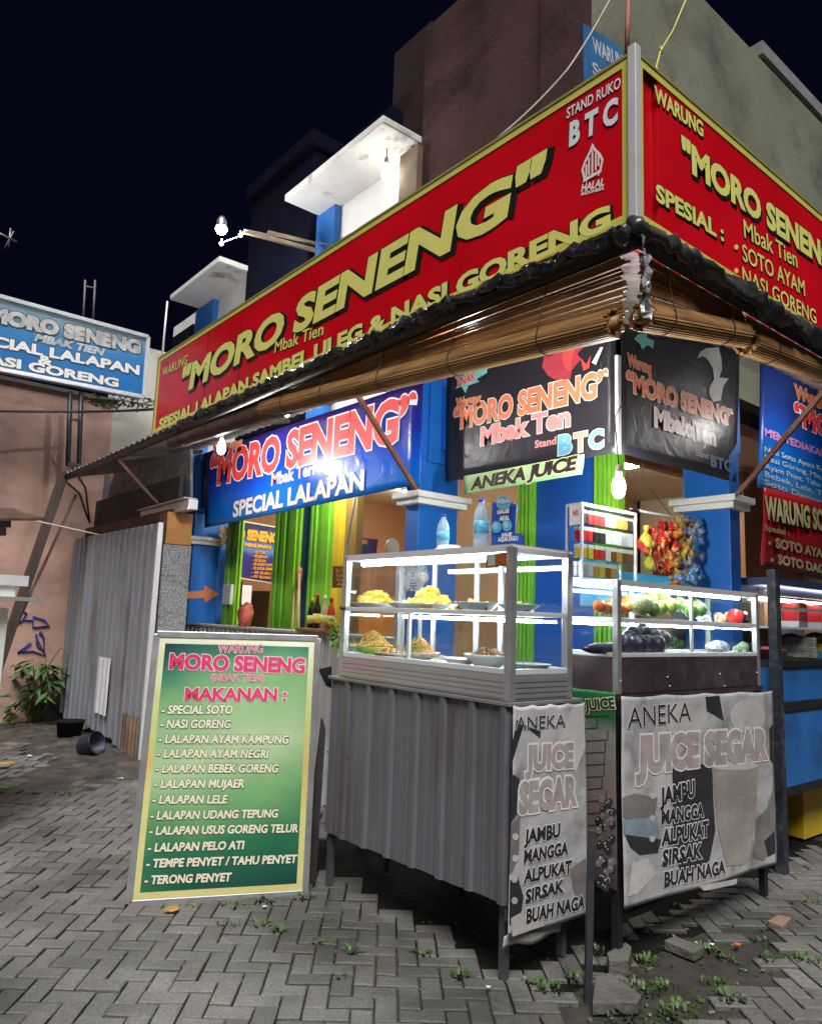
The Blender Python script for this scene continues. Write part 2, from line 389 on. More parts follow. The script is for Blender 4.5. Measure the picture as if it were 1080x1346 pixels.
XB = 3.95; MB().box((XB, TY2 + .23, 3.4), (XB + 1.5, AT(517, 110, 'x', XB).y, AT(530, 60, 'x', XB).z)).build('rear_block', mat('dim brown plaster', (.04, .026, .025, 1), .9, 0, .3, 1.5, spec=.03), house)
# recessed upper facade with canopies, columns and projecting bays
XW = 3.78
SZ1 = AT(503, 160, 'x', 3.3).z; SZ2 = AT(288, 343, 'x', 3.3).z
MB().box((XW, TY2 + .22, 3.3), (XW + .3, 7.0, SZ1 + .069)).box((XW, 7.0, 3.3), (XW + .3, 10.2, SZ2 + .069)).build('upper_wall', SLABW, house)
for (o1, o2, z) in (((503, 160), (373, 272), SZ1), ((288, 343), (223, 395), SZ2)):
    ya = AT(*o1, 'x', 3.3).y - (.0 if z == SZ2 else 0); yb = AT(*o2, 'x', 3.3).y
    MB().box((3.3, ya, z), (XW, yb, z + .07)).build('canopy_slab', SLABW, house, bevel=.01)
BLUED = mat('dark blue column', (.03, .16, .50, 1), .5, 0, .1)
for (u0, u1, v) in ((418, 441, 300), (259, 281, 412)):
    y0, y1 = AT(u1, v, 'x', 3.72).y, AT(u0, v, 'x', 3.72).y
    MB().box((3.70, y0, 3.4), (XW - .002, y1, (SZ1 if u0 > 400 else SZ2) - .002)).build('column', BLUED, house)
for (u0, u1, v, vt) in ((328, 424, 300, 165), (262, 276, 300, 262)):
    xb = 3.66 if u0 == 328 else 3.9
    y0, y1 = AT(u1, v, 'x', xb).y, AT(u0, v, 'x', xb).y; zt = AT(u1, vt, 'x', xb).z
    if u0 == 328:
        ys = AT(418, 300, 'x', 3.7).y + .1
        MB().box((3.66, max(y0, ys), 3.4), (5, y1, zt)).box((3.60, max(y0, ys) - .04, zt - .16), (5, y1 + .04, zt)).build('bay', NAVY, house, bevel=.01)
    else: MB().box((4.2, 7.2, 5.6), (5, 9.6, 6.1)).box((3.7, 9.3, 3.4), (4.1, 10.0, 5.3)).build('bay', NAVY, house)
MB().box((4.1, 5.0, 5.5), (5, 8.0, 6.45)).build('upper_block', NAVY, house)
# small faded blue banner on the side wall
ban = thing('blue_banner', 'small faded blue banner hung high on the pale upper side wall', 'banner', AT(790, 70, 'y', TY))
pl = ('y', TY - .045)
MB().plate([AT(u, v, *pl) for u, v in ((767, 30), (816, 62), (816, 112), (768, 108))], .01, (0, -1, 0)).build('cloth', mat('faded blue cloth', (.03, .16, .38, 1), .6, 0, .2), ban)
t = MB(); txt(t, 'WARUNG', (779, 68), (826, 96), (779, 50), pl, mat('dull letter', (.5, .52, .55, 1)), None); txt(t, 'Spesial', (779, 97), (824, 119), (779, 82), pl, MATS['dull letter'], None)
t.build('lettering', None, ban)
# neighbour beyond on the right
nb = thing('neighbour_building', 'dull grey purple building beyond the pale upper wall at far right', 'building', (10, 4, 0))
MB().box((7.35, TY + .3, 3.35), (14, 9, AT(1070, 150, 'y', TY + .3).z)).build('wall', mat('grey purple plaster', (.09, .08, .10, 1), .8, 0, .2, 1.5, dirt=(.06, .05, .06, 1)), nb)
MB().box((7.3, TY + .25, AT(1070, 150, 'y', TY + .3).z), (14, 9, AT(1070, 150, 'y', TY + .3).z + .15)).build('parapet', mat('grey concrete', (.22, .21, .22, 1), .8), nb)

# ------------------------------------------------------------------ ground floor rooms
INN = 4.0
MB().box((8.6, 3.0, 0), (8.75, 8.9, 3.2)).build('interior_wall', mat('cream interior wall', (.62, .52, .36, 1), .6, 0, .08, 2), house)
MB().box((4.0, 8.75, 0), (8.6, 8.9, 3.2)).build('interior_wall', BROWNWALL, house)
MB().box((5.2, 5.7, 0), (8.6, 5.85, 3.2)).build('partition_wall', mat('tan interior wall', (.48, .30, .15, 1), .6, 0, .1, 2), house)
MB().box((3.6, 2.75, 3.15), (8.8, 9.0, 3.3)).build('ceiling', mat('beige ceiling', (.66, .58, .44, 1), .7, 0, .05), house)
MB().box((3.55, 2.8, -.02), (8.8, 9.0, .02)).build('floor', mat('red floor tile', (.25, .14, .1, 1), .35, 0, .15), house)
MB().box((3.85, 8.4, 0), (4.0, 8.9, 3.2)).build('inner_pier', BLUE, house)
def strip(u0, u1, m, name, x=INN, z0=0, z1=3.15, th=.08, ribs=0, v=720):
    y0, y1 = AT(u1, v, 'x', x).y, AT(u0, v, 'x', x).y; b = MB(); b.box((x, y0, z0), (x + th, y1, z1))
    for k in range(ribs):
        yy = y0 + (y1 - y0) * (k + .5) / ribs; b.box((x - .02, yy - (y1 - y0) / ribs * .28, z0), (x - .0005, yy + (y1 - y0) / ribs * .28, z1))
    return b.build(name, m, house, bevel=.004)
strip(297, 317, mat('lime green paint', (.28, .62, .03, 1), .4), 'shutter_guide', x=3.75, ribs=2, th=.025)
strip(360, 377, GREEND, 'shutter_guide', ribs=2); strip(377, 393, mat('mid green paint', (.24, .58, .03, 1), .4), 'shutter_guide', ribs=1)
strip(393, 407, mat('navy panel', (.015, .05, .16, 1), .5), 'door_panel', x=4.03)
strip(407, 417, GREEND, 'shutter_guide', ribs=2); strip(417, 437, GREEN, 'shutter_guide', ribs=1)
strip(437, 445.5, YELLOW, 'door_frame', th=.1); strip(446, 467, mat('olive board', (.20, .13, .03, 1), .5, stretch=(1, 1, .2)), 'door_board', x=4.06)
strip(680, 700, GREEN, 'shutter_guide', ribs=4); 
strip(700, 781, mat('royal blue panel', (.012, .10, .45, 1), .4, 0, .1, 2), 'door_panel', x=4.03)
strip(781, 812, GREEN, 'shutter_guide', ribs=5)
yl = AT(812, 700, 'x', INN).y
MB().box((AT(858, 690, 'y', 5.68).x, 5.66, 0), (8.6, 5.699, AT(880, 660, 'y', 5.68).z)).build('yellow_dado', mat('mustard paint', (.70, .50, .06, 1), .55), house)
MB().box((4.0, 2.62, 3.02), (8.6, 2.78, 3.14)).build('ceiling_beam', WOOD, house)
MB().box((4.3, 3.9, 3.0), (8.4, 4.0, 3.149)).build('ceiling_beam', WOOD, house)
# header beams the banners hang from
MB().box((3.42, 4.0, 2.62), (3.6, 8.3, 3.2)).build('header_beam', BLUE, house)
MB().box((3.54, 2.48, 2.72), (3.7, 4.0, 3.2)).box((3.54, 2.48, 2.72), (5.0, 2.62, 3.2)).build('header_beam', BLUE, house)
# door top frame (green) under the right dark banner
MB().box((3.70, 2.63, 2.6), (4.9, 2.70, 2.70)).build('door_frame', GREEN, house)
lamp_e = emat('added room lamp', (1, .93, .8, 1), 115)
for (x, y) in ((6.2, 4.2), (6.0, 7.3), (4.6, 7.0), (3.76, 5.7)):  # lamps added to brighten the shop rooms and the green guides
    o = thing('added_ceiling_lamp', 'added round white ceiling lamp brightening the room behind the counter', 'lamp', (x, y, 3.15), 'added ceiling lamps inside the shop')
    MB().lathe([(.16, 0), (.16, -.03), (.14, -.05)], (x, y, 3.15)).build('base', WHITE, o)
    MB().lathe([(.135, -.05), (.12, -.09), (.06, -.11), (0, -.115)], (x, y, 3.15)).build('shade', lamp_e, o)

# ------------------------------------------------------------------ three blue pillars with white caps
def pillar(label, x0, y0, x1, y1, zc, name='blue_pillar'):
    o = thing(name, label, 'pillar', ((x0 + x1) / 2, (y0 + y1) / 2, 0), 'blue pillars of the stall front')
    MB().box((x0, y0, 0), (x1, y1, 3.3)).build('shaft', BLUE, o, bevel=.006)
    MB().box((x0 - .05, y0 - .05, zc), (x1 + .05, y1 + .05, zc + .045)).box((x0 - .075, y0 - .075, zc + .045), (x1 + .075, y1 + .075, zc + .09)).build('cap', WHITE, o, bevel=.006)
    return o
p1 = pillar('blue pillar with an orange arrow at the left end of the blue banner', 3.46, 8.15, 3.80, 8.32, 2.235)
p2 = pillar('blue pillar rising behind the glass food case', 3.36, 4.02, 3.74, 4.17, 2.30)
p3 = pillar('broad blue pillar right of the hanging snack packets', 4.79, 2.46, 4.93, 2.80, 2.30)
ar = MB(); pl = ('y', 8.145)
shape(ar, [(246, 778), (268, 776), (268, 769), (288, 781), (268, 793), (268, 786), (246, 787)], pl, mat('orange arrow paint', (.55, .20, .10, 1), .6))
ar.build('painted_arrow', None, p1)

# ------------------------------------------------------------------ end wall on the left, painted pink then cream
pw = thing('end_wall', 'pink plaster wall with blue graffiti and a cream upper strip at far left', 'wall', (1, 10.5, 0))
PINK = mat('pink plaster', (.56, .34, .27, 1), .8, 0, .14, 1.2, bump=.35, bs=18, dirt=(.28, .19, .165, 1), dsc=1.5, dlo=.46, dhi=.72)
xs = AT(147, 560, 'y', 10.5).x
MB().box((-6, 10.5, -.1), (xs, 10.8, AT(30, 505, 'y', 10.5).z)).build('pink_plaster', PINK, pw)
MB().box((xs, 10.49, -.1), (4.2, 10.8, AT(190, 456, 'y', 10.5).z)).build('cream_plaster', CREAM, pw)
MB().box((-6, 10.46, AT(30, 505, 'y', 10.5).z), (xs, 10.84, AT(30, 505, 'y', 10.5).z + .05)).build('coping', mat('mossy concrete', (.10, .09, .07, 1), .9), pw)
gr = MB(); pl = ('y', 10.49); INK = mat('blue spray paint', (.02, .03, .25, 1), .6)
def stroke(mb, pts, pl, r, m):
    mb.tube([AT(u, v, *pl) + panel_n(pl) * .001 for u, v in pts], r, 5, m)
Z7 = lambda pts: [(u / 2.588, v / 2.588 + 540) for u, v in pts]
for pts in ([(70, 675), (90, 690), (75, 715), (55, 725), (80, 712), (112, 715)], [(112, 700), (112, 738), (168, 732), (150, 712), (112, 700)], [(60, 825), (95, 795), (105, 790), (75, 815), (60, 822), (110, 818), (155, 832), (128, 780), (122, 760), (126, 800), (150, 820), (148, 770), (140, 750), (133, 757), (143, 765)]):
    stroke(gr, Z7(pts), pl, .012, INK)
gr.build('graffiti', None, pw)
stn = MB()
for pts in ([(240, 60), (235, 190)], [(245, 190), (290, 260), (305, 380)], [(225, 240), (270, 280), (300, 370)]): stroke(stn, Z7(pts), pl, .012, BLACK)
stn.build('wall_cable', None, pw)

# ================================================================== BIG RED CORNER SIGN
SX, SY = 2.50, 1.66
RED = mat('red sign vinyl', (.64, .004, .012, 1), .30, 0, .10, 2, bump=.14, bs=2.2, coat=.1)
LIMEB = mat('yellow sign border', (.66, .62, .12, 1), .35, 0, .06)
zb = AT(840, 291, 'y', SY).z; zt = AT(838, 74, 'y', SY).z
yL = AT(206, 515, 'x', SX).y; xR = 5.6
sign = thing('signboard', 'long red lit corner signboard with big yellow lettering above the awning', 'signboard', (SX, SY, zb))
b = MB(); b.box((SX, SY + .02, zb), (SX + .16, yL, zt)); b.build('left_panel', RED, sign)
b = MB(); b.box((SX + .18, SY, zb), (xR, SY + .16, zt)); b.build('right_panel', RED, sign)
def frame_bars(mb, ax, c, a0, a1, z0, z1, t, d, m):
    """raised border of a panel standing at ax=c"""
    for (p, q, r, s_) in ((a0, a1, z1 - t, z1), (a0, a1, z0, z0 + t), (a0, a0 + t, z0 + t, z1 - t), (a1 - t, a1, z0 + t, z1 - t)):
        if ax == 'x': mb.box((c - d, p, r), (c - .0005, q, s_), m)
        else: mb.box((p, c - d, r), (q, c - .0005, s_), m)
b = MB(); frame_bars(b, 'x', SX, SY + .02, yL, zb, zt, .038, .004, LIMEB); b.build('border', LIMEB, sign)
b = MB(); frame_bars(b, 'y', SY, SX + .02, xR, zb, zt, .038, .004, LIMEB); b.build('border', LIMEB, sign)
b = MB(); b.box((SX - .022, SY - .022, zb - .01), (SX + .02, SY + .02, zt + .03)); b.build('corner_post', ALUW, sign, bevel=.004)
b = MB(); b.box((SX - .008, SY + .02, zt), (SX + .165, yL, zt + .014)).box((SX + .02, SY - .008, zt), (xR, SY + .165, zt + .014)).box((SX - .01, yL, zb), (SX + .165, yL + .02, zt + .014)); b.build('frame', mat('brown sign frame', (.30, .26, .10, 1), .5), sign)
b = MB()
for uu in (272, 315): 
    y = AT(uu, 470, 'x', SX).y; b.box((SX - .003, y - .004, zb + .04), (SX - .0005, y + .004, zt - .04))
b.build('seam', mat('sign seam', (.16, .002, .004, 1), .4), sign)
NAVYL = mat('navy letter edge', (.03, .02, .10, 1), .4)
L1 = MB(); pl = ('x', SX)
SHD = (LK, .035)
txt(L1, '"MORO SENENG"', (236, 518), (709, 264), (236, 489), pl, LY, LK, .018, .028, shadow=SHD, sh=(.045, -.055), slant=.12)
txt(L1, 'WARUNG', (213.5, 496), (246.5, 478), (213.5, 485), pl, LY, LK, .03, .01)
txt(L1, 'Mbak Tien', (361, 464), (425, 440), (361, 449.5), pl, LY, LK, .03, .012)
txt(L1, 'SPESIAL LALAPAN SAMBEL ULEG & NASI GORENG', (209, 565), (803, 297), (209, 552.5), pl, LY, LK, .02, .03, shadow=(LK, .03), sh=(.04, -.05))
txt(L1, 'STAND RUKO', (745, 156), (816, 114.5), (744.5, 143.5), pl, LW, NAVYL, .025, .019)
txt(L1, 'B T C', (748, 192), (812, 158), (748, 164), pl, LW, NAVYL, .03, .03)
txt(L1, 'HALAL', (764, 252), (794, 243.5), (764, 243), pl, LW, None, .02, .02)
txt(L1, 'INDONESIA', (764, 257.3), (794, 249), (764, 253.5), pl, LW, None)
# halal emblem: pointed leaf with vertical strokes
def loop(cx, cy_, w, h, t):
    o = [(0, -1), (.28, -.62), (.75, -.2), (1, .2), (.8, .75), (.55, 1), (-.55, 1), (-.8, .75), (-1, .2), (-.75, -.2), (-.28, -.62)]
    P = [(cx + x * w, cy_ + y * h - x * w * .5) for x, y in o]; Q = [(cx + x * w * t, cy_ + h * .06 + y * h * t - x * w * t * .5) for x, y in o]
    return P, Q
P, Q = loop(779, 212, 14.5, 24, .80)
for i in range(len(P)):
    j = (i + 1) % len(P)
    if i == 5: continue
    shape(L1, [P[i], P[j], Q[j], Q[i]], pl, LW)
for dx, top, bot in ((-8, 212, 231), (-4.5, 205, 228), (0, 196, 231), (4.5, 203, 226), (8, 208, 222)):
    shape(L1, [(779 + dx - 1.1, top - dx * .5 + .5), (779 + dx + 1.1, top - dx * .5), (779 + dx + 1.1, bot - dx * .5), (779 + dx - 1.1, bot - dx * .5 + .5)], pl, LW, .0045)
shape(L1, [(767, 236), (791, 222), (791, 226), (767, 240)], pl, LW, .0046)
L1.build('lettering', None, sign)
L2 = MB(); pl = ('y', SY)
txt(L2, 'WARUNG', (859, 132), (923, 180), (859, 113), pl, LY, LK, .03, .02, shadow=(LK, .03))
txt(L2, '"MORO SENENG"', (895, 217), (1078, 347), (895, 182), pl, LY, LK, .02, .03, shadow=SHD, sh=(.045, -.055), fit='"MORO SENEN')
txt(L2, 'SPESIAL :', (861, 263), (950, 317), (861, 242), pl, LY, LK, .03, .02, shadow=(LK, .03))
txt(L2, 'Mbak Tien', (977, 311.5), (1047, 352), (977, 289), pl, LY, LK, .03, .01)
txt(L2, 'SOTO AYAM', (975, 342), (1057, 389), (975, 321), pl, LY, LK, .03, .012)
txt(L2, 'NASI GORENG', (975, 371), (1072, 426), (975, 351), pl, LY, LK, .03, .012)
for (u, v) in ((966, 325), (966, 356)): shape(L2, circ(u, v, 2.6, 3.4, 14), pl, LY, .006)
L2.build('lettering', None, sign)

# ================================================================== AWNING: corrugated sheet roof, edge pole, tied black tarpaulin
EX, EY, EZ = 2.43, 1.61, 3.08
YE = 9.75
aw = thing('awning', 'corrugated metal awning with black edge pole over the stall front', 'awning', (EX, EY, EZ))
ZINC = mat('zinc sheet', (.50, .51, .52, 1), .42, .7, .18, 4, bump=.08, dirt=(.20, .17, .15, 1), dsc=3, dlo=.55, dhi=.75)
def roofz(d): return EZ + .015 + d * .27
b = MB(); n = 190
def rl(u, v):
    y = EY + (YE - EY + .35) * u; d0 = 0; d1 = 1.15
    x = EX - .05 + d1 * v
    x = max(x, EX - .05); lim = EX + (y - EY)
    x = min(x, lim + .02) if y < EY + 1.3 else x
    return V3(x, y, roofz(x - EX) + .016 * math.cos(2 * math.pi * y / .076 * .5))
b.grid(rl, n, 6)
b.build('left_sheet', ZINC, aw, solid=.002)
b = MB()
def rr_(u, v):
    x = EX + 4.2 * u; y = EY - .05 + 1.15 * v
    if x < EX + 1.3: y = min(y, EY + (x - EX) + .02)
    return V3(x, y, EZ + .015 + (y - EY) * .42 + .016 * math.cos(2 * math.pi * x / .076 * .5))
b.grid(rr_, 110, 6); b.build('right_sheet', ZINC, aw, solid=.002)
b = MB(); b.tube([(EX, EY - .02, EZ - .045), (EX, 3.0, EZ - .03), (EX, YE + .1, EZ - .02)], .042, 10); b.build('edge_pole', mat('black edge pole', (.014, .014, .015, 1), .45, .3, .2, 20, bump=.15), aw)
b = MB(); b.tube([(EX, EY, EZ - .045), (EX + 4.2, EY, EZ - .045)], .032, 10); b.build('edge_pole', STEEL, aw)
for y in (4.0, 6.2, 8.2, 9.6): MB().bar((EX, y, EZ - .02), (3.5, y, EZ + .26), .04, .04).build('purlin', RUST, aw)
def brace(p, q):
    MB().bar(p, q, .028, .03).build('brace', mat('brown brace', (.20, .09, .055, 1), .5, .1, .3, 12, bump=.1), aw)
brace((3.40, 8.15, 2.30), (EX + .02, 8.15, 3.15)); brace((3.34, 4.0, 2.37), (EX + .12, 4.0, 3.20)); brace((4.80, 2.42, 2.38), (4.79, EY + .1, 3.12))
# prop at the left end, leaning outwards
prop = thing('roof_prop', 'dark timber prop leaning from the ground up to the left end of the awning', 'prop', AT(10, 870, 'y', 9.7))
MB().bar(AT(85, 620, 'y', 9.72), AT(-12, 905, 'y', 9.72), .10, .10).build('post', mat('dark timber', (.05, .032, .026, 1), .7, 0, .4, 8, bump=.3, stretch=(1, 1, .2)), prop, bevel=.008)
MB().bar(AT(100, 650, 'y', 9.7), AT(18, 830, 'y', 9.7), .03, .03).build('rail', RUST, prop)
# black tarpaulin bundled and tied along the edge
def tarp(name, label, pts, r0, m, seed, n=16):
    rp = random.Random(seed); P = []; R = []
    for i in range(len(pts) - 1):
        a, c = Vector(pts[i][:3]), Vector(pts[i + 1][:3]); k = max(2, int((c - a).length / .035))
        for j in range(k):
            t = j / k; P.append(a.lerp(c, t) + V3(rp.gauss(0, .007), rp.gauss(0, .007), rp.gauss(0, .011))); R.append((pts[i][3] * (1 - t) + pts[i + 1][3] * t))
    b = MB(); ph = [rp.random() * 6 for _ in range(9)]
    def rf(i, j): return .80 + .20 * math.sin(j * 6.283 * 3 / n + i * .42 + ph[0] + .9 * math.sin(i * .13)) + .14 * math.sin(i * .9 + j * .8 + ph[1]) * math.sin(i * .23 + ph[2]) + .18 * rp.random()
    b.tube(P, R, n, m, rf, smooth=True)
    o = b.build(name, m, None, loc=P[0]); return tag(o, label, 'tarpaulin')
TARP = mat('black tarpaulin', (.018, .019, .023, 1), .22, 0, .6, 12, bump=.9, bs=22)
TARPG = mat('silver grey tarpaulin', (.055, .055, .06, 1), .28, .2, .8, 9, bump=.4, bs=16)
tarp('tarpaulin', 'black tarpaulin bundled along the awning edge under the left red panel', [(EX - .03, EY, EZ - .03, .038), (EX - .03, 2.2, EZ - .012, .036), (EX - .03, 3.0, EZ + .004, .042), (EX - .03, 3.8, EZ - .0, .036), (EX - .03, 4.6, EZ + .004, .040), (EX - .03, 5.6, EZ + .002, .034), (EX - .02, 6.6, EZ - .01, .030)], 1, TARP, 5)
tarp('tarpaulin', 'grey black tarpaulin bundled along the awning edge under the right red panel', [(EX - .05, EY - .03, EZ - .02, .040), (EX + .5, EY - .035, EZ - .025, .042), (EX + .9, EY - .035, EZ - .035, .052), (EX + 1.4, EY - .035, EZ - .03, .045), (EX + 2.2, EY - .035, EZ - .035, .054), (EX + 3.6, EY - .035, EZ - .02, .05)], 1, TARPG, 9)
b = MB()
rp = random.Random(4)
def crump(u, v):
    return V3(EX - .035 + .09 * u + rp.gauss(0, .008), EY - .05 + .03 * u + rp.gauss(0, .012), 2.70 + .38 * v + rp.gauss(0, .004))
b.grid(crump, 5, 12, None, False)
tag(b.build('corner_wrap', mat('grey plastic wrap', (.30, .30, .31, 1), .25, .2, .6, 14, bump=.3), None, loc=(EX, EY, 2.7)), 'crumpled grey plastic wrap hanging at the awning corner between the two bamboo blinds', 'plastic wrap')

# ================================================================== BAMBOO BLINDS
BAM = mat('bamboo slat', (.32, .155, .055, 1), .5, 0, .45, 5, bump=.1, stretch=(.4, .4, 6))
BAMD = mat('dark bamboo slat', (.15, .085, .055, 1), .55, 0, .4, 5, stretch=(.4, .4, 6))
BAMR = mat('tan bamboo roll', (.42, .24, .095, 1), .45, 0, .35, 4, bump=.15, stretch=(.6, .6, 8))
STR = mat('dark string', (.02, .02, .022, 1), .8)
def blind(label, T0, T1, B0, B1, rr, nsl, sm, rm, seed, curl=0):
    """T0,T1 head ends; B0,B1 roll ends"""
    rp = random.Random(seed)
    o = thing('bamboo_blind', label, 'blind', (T0 + T1) / 2, 'bamboo blinds under the awning')
    b = MB(); T0, T1, B0, B1 = map(Vector, (T0, T1, B0, B1))
    for k in range(nsl):
        t = (k + .5) / nsl; p = T0.lerp(B0, t); q = T1.lerp(B1, t); d = (q - p)
        j = V3(rp.gauss(0, .002), rp.gauss(0, .002), rp.gauss(0, .002))
        b.bar(p - d * rp.uniform(0, .02) + j, q + d * rp.uniform(0, .02) + j, .0115, .0130, sm)
    b.build('slats', sm, o)
    b = MB(); d = (B1 - B0).normalized(); nn = 30
    up = V3(0, 0, 1)
    for k in range(30):    # spiral of slats forming the roll
        a = 2 * math.pi * k / 30; s_ = d.cross(up).normalized()
        off = (s_ * math.cos(a) + up * math.sin(a)) * rr
        e = rp.uniform(-.02, .02)
        b.bar(B0 + off - d * e, B1 + off + d * e, .0115, .0105, rm if k % 5 else sm)
    for f in (.55, .3):
        b.tube([B0 - d * .02, B1 + d * .02], rr * f, 12, sm)
    b.tube([B0 + d * .01, B1 - d * .01], rr * .97, 18, sm)
    b.build('roll', rm, o)
    b = MB(); L = (B1 - B0).length; s_ = d.cross(up).normalized(); nc = max(2, int(L / .55))
    for k in range(nc):
        t = (k + .35 + .3 * rp.random()) / nc
        p, q = T0.lerp(T1, t), B0.lerp(B1, t)
        for sg in (-1, 1):
            pts = [p + s_ * .012 * sg]; pts.append(q + s_ * sg * (rr + .006) + up * rr * .5)
            for a in range(0, 181, 30): pts.append(q + (s_ * sg * math.cos(math.radians(a / 2)) - up * math.sin(math.radians(a / 2))) * (rr + .012))
            b.tube(pts, .0028, 5)
        b.build('cord', STR, o); b = MB()
    return o
zt_ = EZ - .055
bx = EX + .03
q0 = AT(812, 424, 'x', bx); q1 = AT(347, 548, 'x', bx)
blind('wide bamboo blind with a tan roll under the left red panel, nearest the corner', V3(bx, EY + .10, zt_), V3(bx, q1.y, zt_ + .01), V3(bx, EY + .12, q0.z + .0), V3(bx, q1.y, q1.z + .055), .058, 17, BAM, BAMR, 1)
q2 = AT(228, 582, 'x', bx + .02); q3 = AT(352, 540, 'x', bx + .02)
blind('dark bamboo blind rolled higher at the far left above the blue banner', V3(bx + .02, q3.y - .5, zt_ + .04), V3(bx + .02, q2.y, zt_ + .03), V3(bx + .02, q3.y - .5, q3.z - .02), V3(bx + .02, q2.y, q2.z + .01), .062, 8, BAMD, BAMD, 2)
by = EY + .04
r0 = AT(851, 420, 'y', by); r1 = AT(975, 440, 'y', by); r2 = AT(1090, 482, 'y', by)
blind('bamboo blind half rolled up under the right red panel beside the corner', V3(EX + .10, by, zt_), V3(r1.x, by, zt_), V3(EX + .10, by, r0.z - .0), V3(r1.x, by, r1.z), .055, 17, BAM, BAMR, 3)
blind('bamboo blind at the right edge of the picture, sloping under the awning', V3(r1.x + .06, by + .01, zt_), V3(5.9, by + .01, zt_), V3(r1.x + .06, by + .01, r1.z - .02), V3(5.9, by + .01, r2.z + .08),   .055, 13, BAM, BAMR, 4)

# ================================================================== BANNERS under the awning
def zoomer(s, ox, oy): return lambda *p: (p[0] / s + ox, p[1] / s + oy)
Z3 = zoomer(2.4545, 200, 400); Z4 = zoomer(2.0769, 560, 400); Z6 = zoomer(3.086, 730, 620)
def quad_banner(name, label, cat, corners, pl, m, th=.006, n=24, sag=.012, grp=None, seed=0):
    """cloth sheet between four photo corners (tl, tr, br, bl) on a real plane, softly rippled"""
    P = [AT(u, v, *pl) for u, v in corners]; N = panel_n(pl)
    o = thing(name, label, cat, (P[2] + P[3]) / 2, grp)
    def fn(u, v):
        p = (P[0].lerp(P[1], u)).lerp(P[3].lerp(P[2], u), v)
        return p + N * sag * .3 * math.sin(u * 9 + v * 4 + seed) * math.sin(v * 3 + seed)
    b = MB(); b.grid(fn, n, n // 2); b.build('cloth', m, o, solid=th)
    return o, P, N
# blue banner
blue_b = gmat('blue banner print', [(0, C(10, 120, 215)), (.35, C(12, 85, 200)), (.62, C(20, 45, 150)), (1, C(45, 28, 110))], 'z', 0, .75, .24, .08, 2)
px = 3.30; pl = ('x', px)
o, P, N = quad_banner('stall_banner', 'shiny blue banner reading MORO SENENG and SPECIAL LALAPAN between two pillars', 'banner', [(268, 596), (556, 500), (551, 636), (269, 694)], pl, blue_b)
L = MB(); LF = .0075
WL = LW
txt(L, 'Warung', Z3(195, 480), Z3(290, 462), Z3(195, 449), pl, LO, WL, .03, .02, LF)
txt(L, '\u201cMORO SENENG\u201d', (275, 638), (546.5, 573), (275, 602), pl, LR, WL, .028, .03, LF)
txt(L, 'Mbak Teri', Z3(387, 585), Z3(525, 548), Z3(387, 549), pl, LP, WL, .02, .01, LF)
txt(L, 'SPECIAL LALAPAN', Z3(262, 686), Z3(685, 596), Z3(262, 640), pl, mat('pale letter', (.75, .70, .70, 1), .4), LK, .02, .02, LF)
L.build('lettering', None, o)
# dark corner banners
dark_b = gmat('dark banner print', [(0, C(52, 52, 60)), (.5, C(38, 38, 46)), (1, C(30, 30, 38))], 'z', 0, .8, .32, .15, 2)
DX, DY = 3.52, 2.46
TEAL = mat('teal letter', (.18, .55, .55, 1), .4); SKYL = mat('sky letter', (.15, .50, .80, 1), .4)
pl = ('x', DX)
o, P, N = quad_banner('corner_banner', 'dark grey banner with a red rooster on the left side of the corner', 'banner', [(588, 470), (809, 420), (809.5, 595), (586, 633.5)], pl, dark_b)
L = MB()
shape(L, [Z4(*p) for p in [(80, 200), (100, 178), (170, 172), (168, 188), (140, 205), (148, 212), (118, 222), (110, 243), (98, 225), (82, 232), (92, 215)]], pl, TEAL, .009)
txt(L, 'ENAK', Z4(88, 225), Z4(140, 205), Z4(86, 205), pl, LR, LW, .03, .02, .013)
CR = mat('crimson print', (.35, .03, .05, 1), .4)
shape(L, [Z4(*p) for p in [(318, 170), (330, 120), (400, 105), (438, 112), (415, 135), (425, 150), (400, 180), (395, 205), (355, 207), (335, 195)]], pl, CR, .009)
shape(L, [Z4(*p) for p in [(372, 145), (385, 120), (415, 110), (402, 140), (398, 180), (385, 178)]], pl, mat('scarlet print', (.75, .06, .05, 1), .4), .011)
shape(L, [Z4(*p) for p in [(425, 148), (440, 165), (452, 140), (448, 175), (432, 182)]], pl, mat('scarlet print', (1, 0, 0, 1)), .011)
shape(L, [Z4(*p) for p in [(455, 160), (478, 118), (486, 118), (466, 166)]], pl, LW, .011)
txt(L, 'Warung', Z4(82, 283), Z4(150, 268), Z4(82, 259), pl, LO, WL, .03, .02, LF)
txt(L, '\u201cMORO SENENG\u201d', Z4(75, 341), Z4(497, 246), Z4(75, 288), pl, mat('orange pink letter', (.80, .22, .10, 1), .4, 0, .2, 3), WL, .028, .03, LF)
txt(L, 'Mbak Ten', Z4(150, 385), Z4(395, 330), Z4(150, 340), pl, LP, WL, .028, .03, LF)
txt(L, 'Stand', Z4(298, 393), Z4(357, 381), Z4(298, 374), pl, LP, None, .02, .02, LF)
for ch, a, c, m in (('B', (362, 410), (400, 403), SKYL), ('T', (404, 403), (442, 396), mat('salmon letter', (.75, .35, .28, 1), .4)), ('C', (445, 396), (487, 388), TEAL)):
    txt(L, ch, Z4(*a), Z4(*c), Z4(a[0], a[1] - 47 + (a[0] - 362) * .02), pl, m, LW, .03, .04, LF)
L.build('lettering', None, o)
pl = ('y', DY)
o, P, N = quad_banner('corner_banner', 'dark grey banner with a pale bird on the right side of the corner', 'banner', [(816, 425), (972, 452), (967, 634), (816, 596)], pl, dark_b, seed=2)
L = MB()
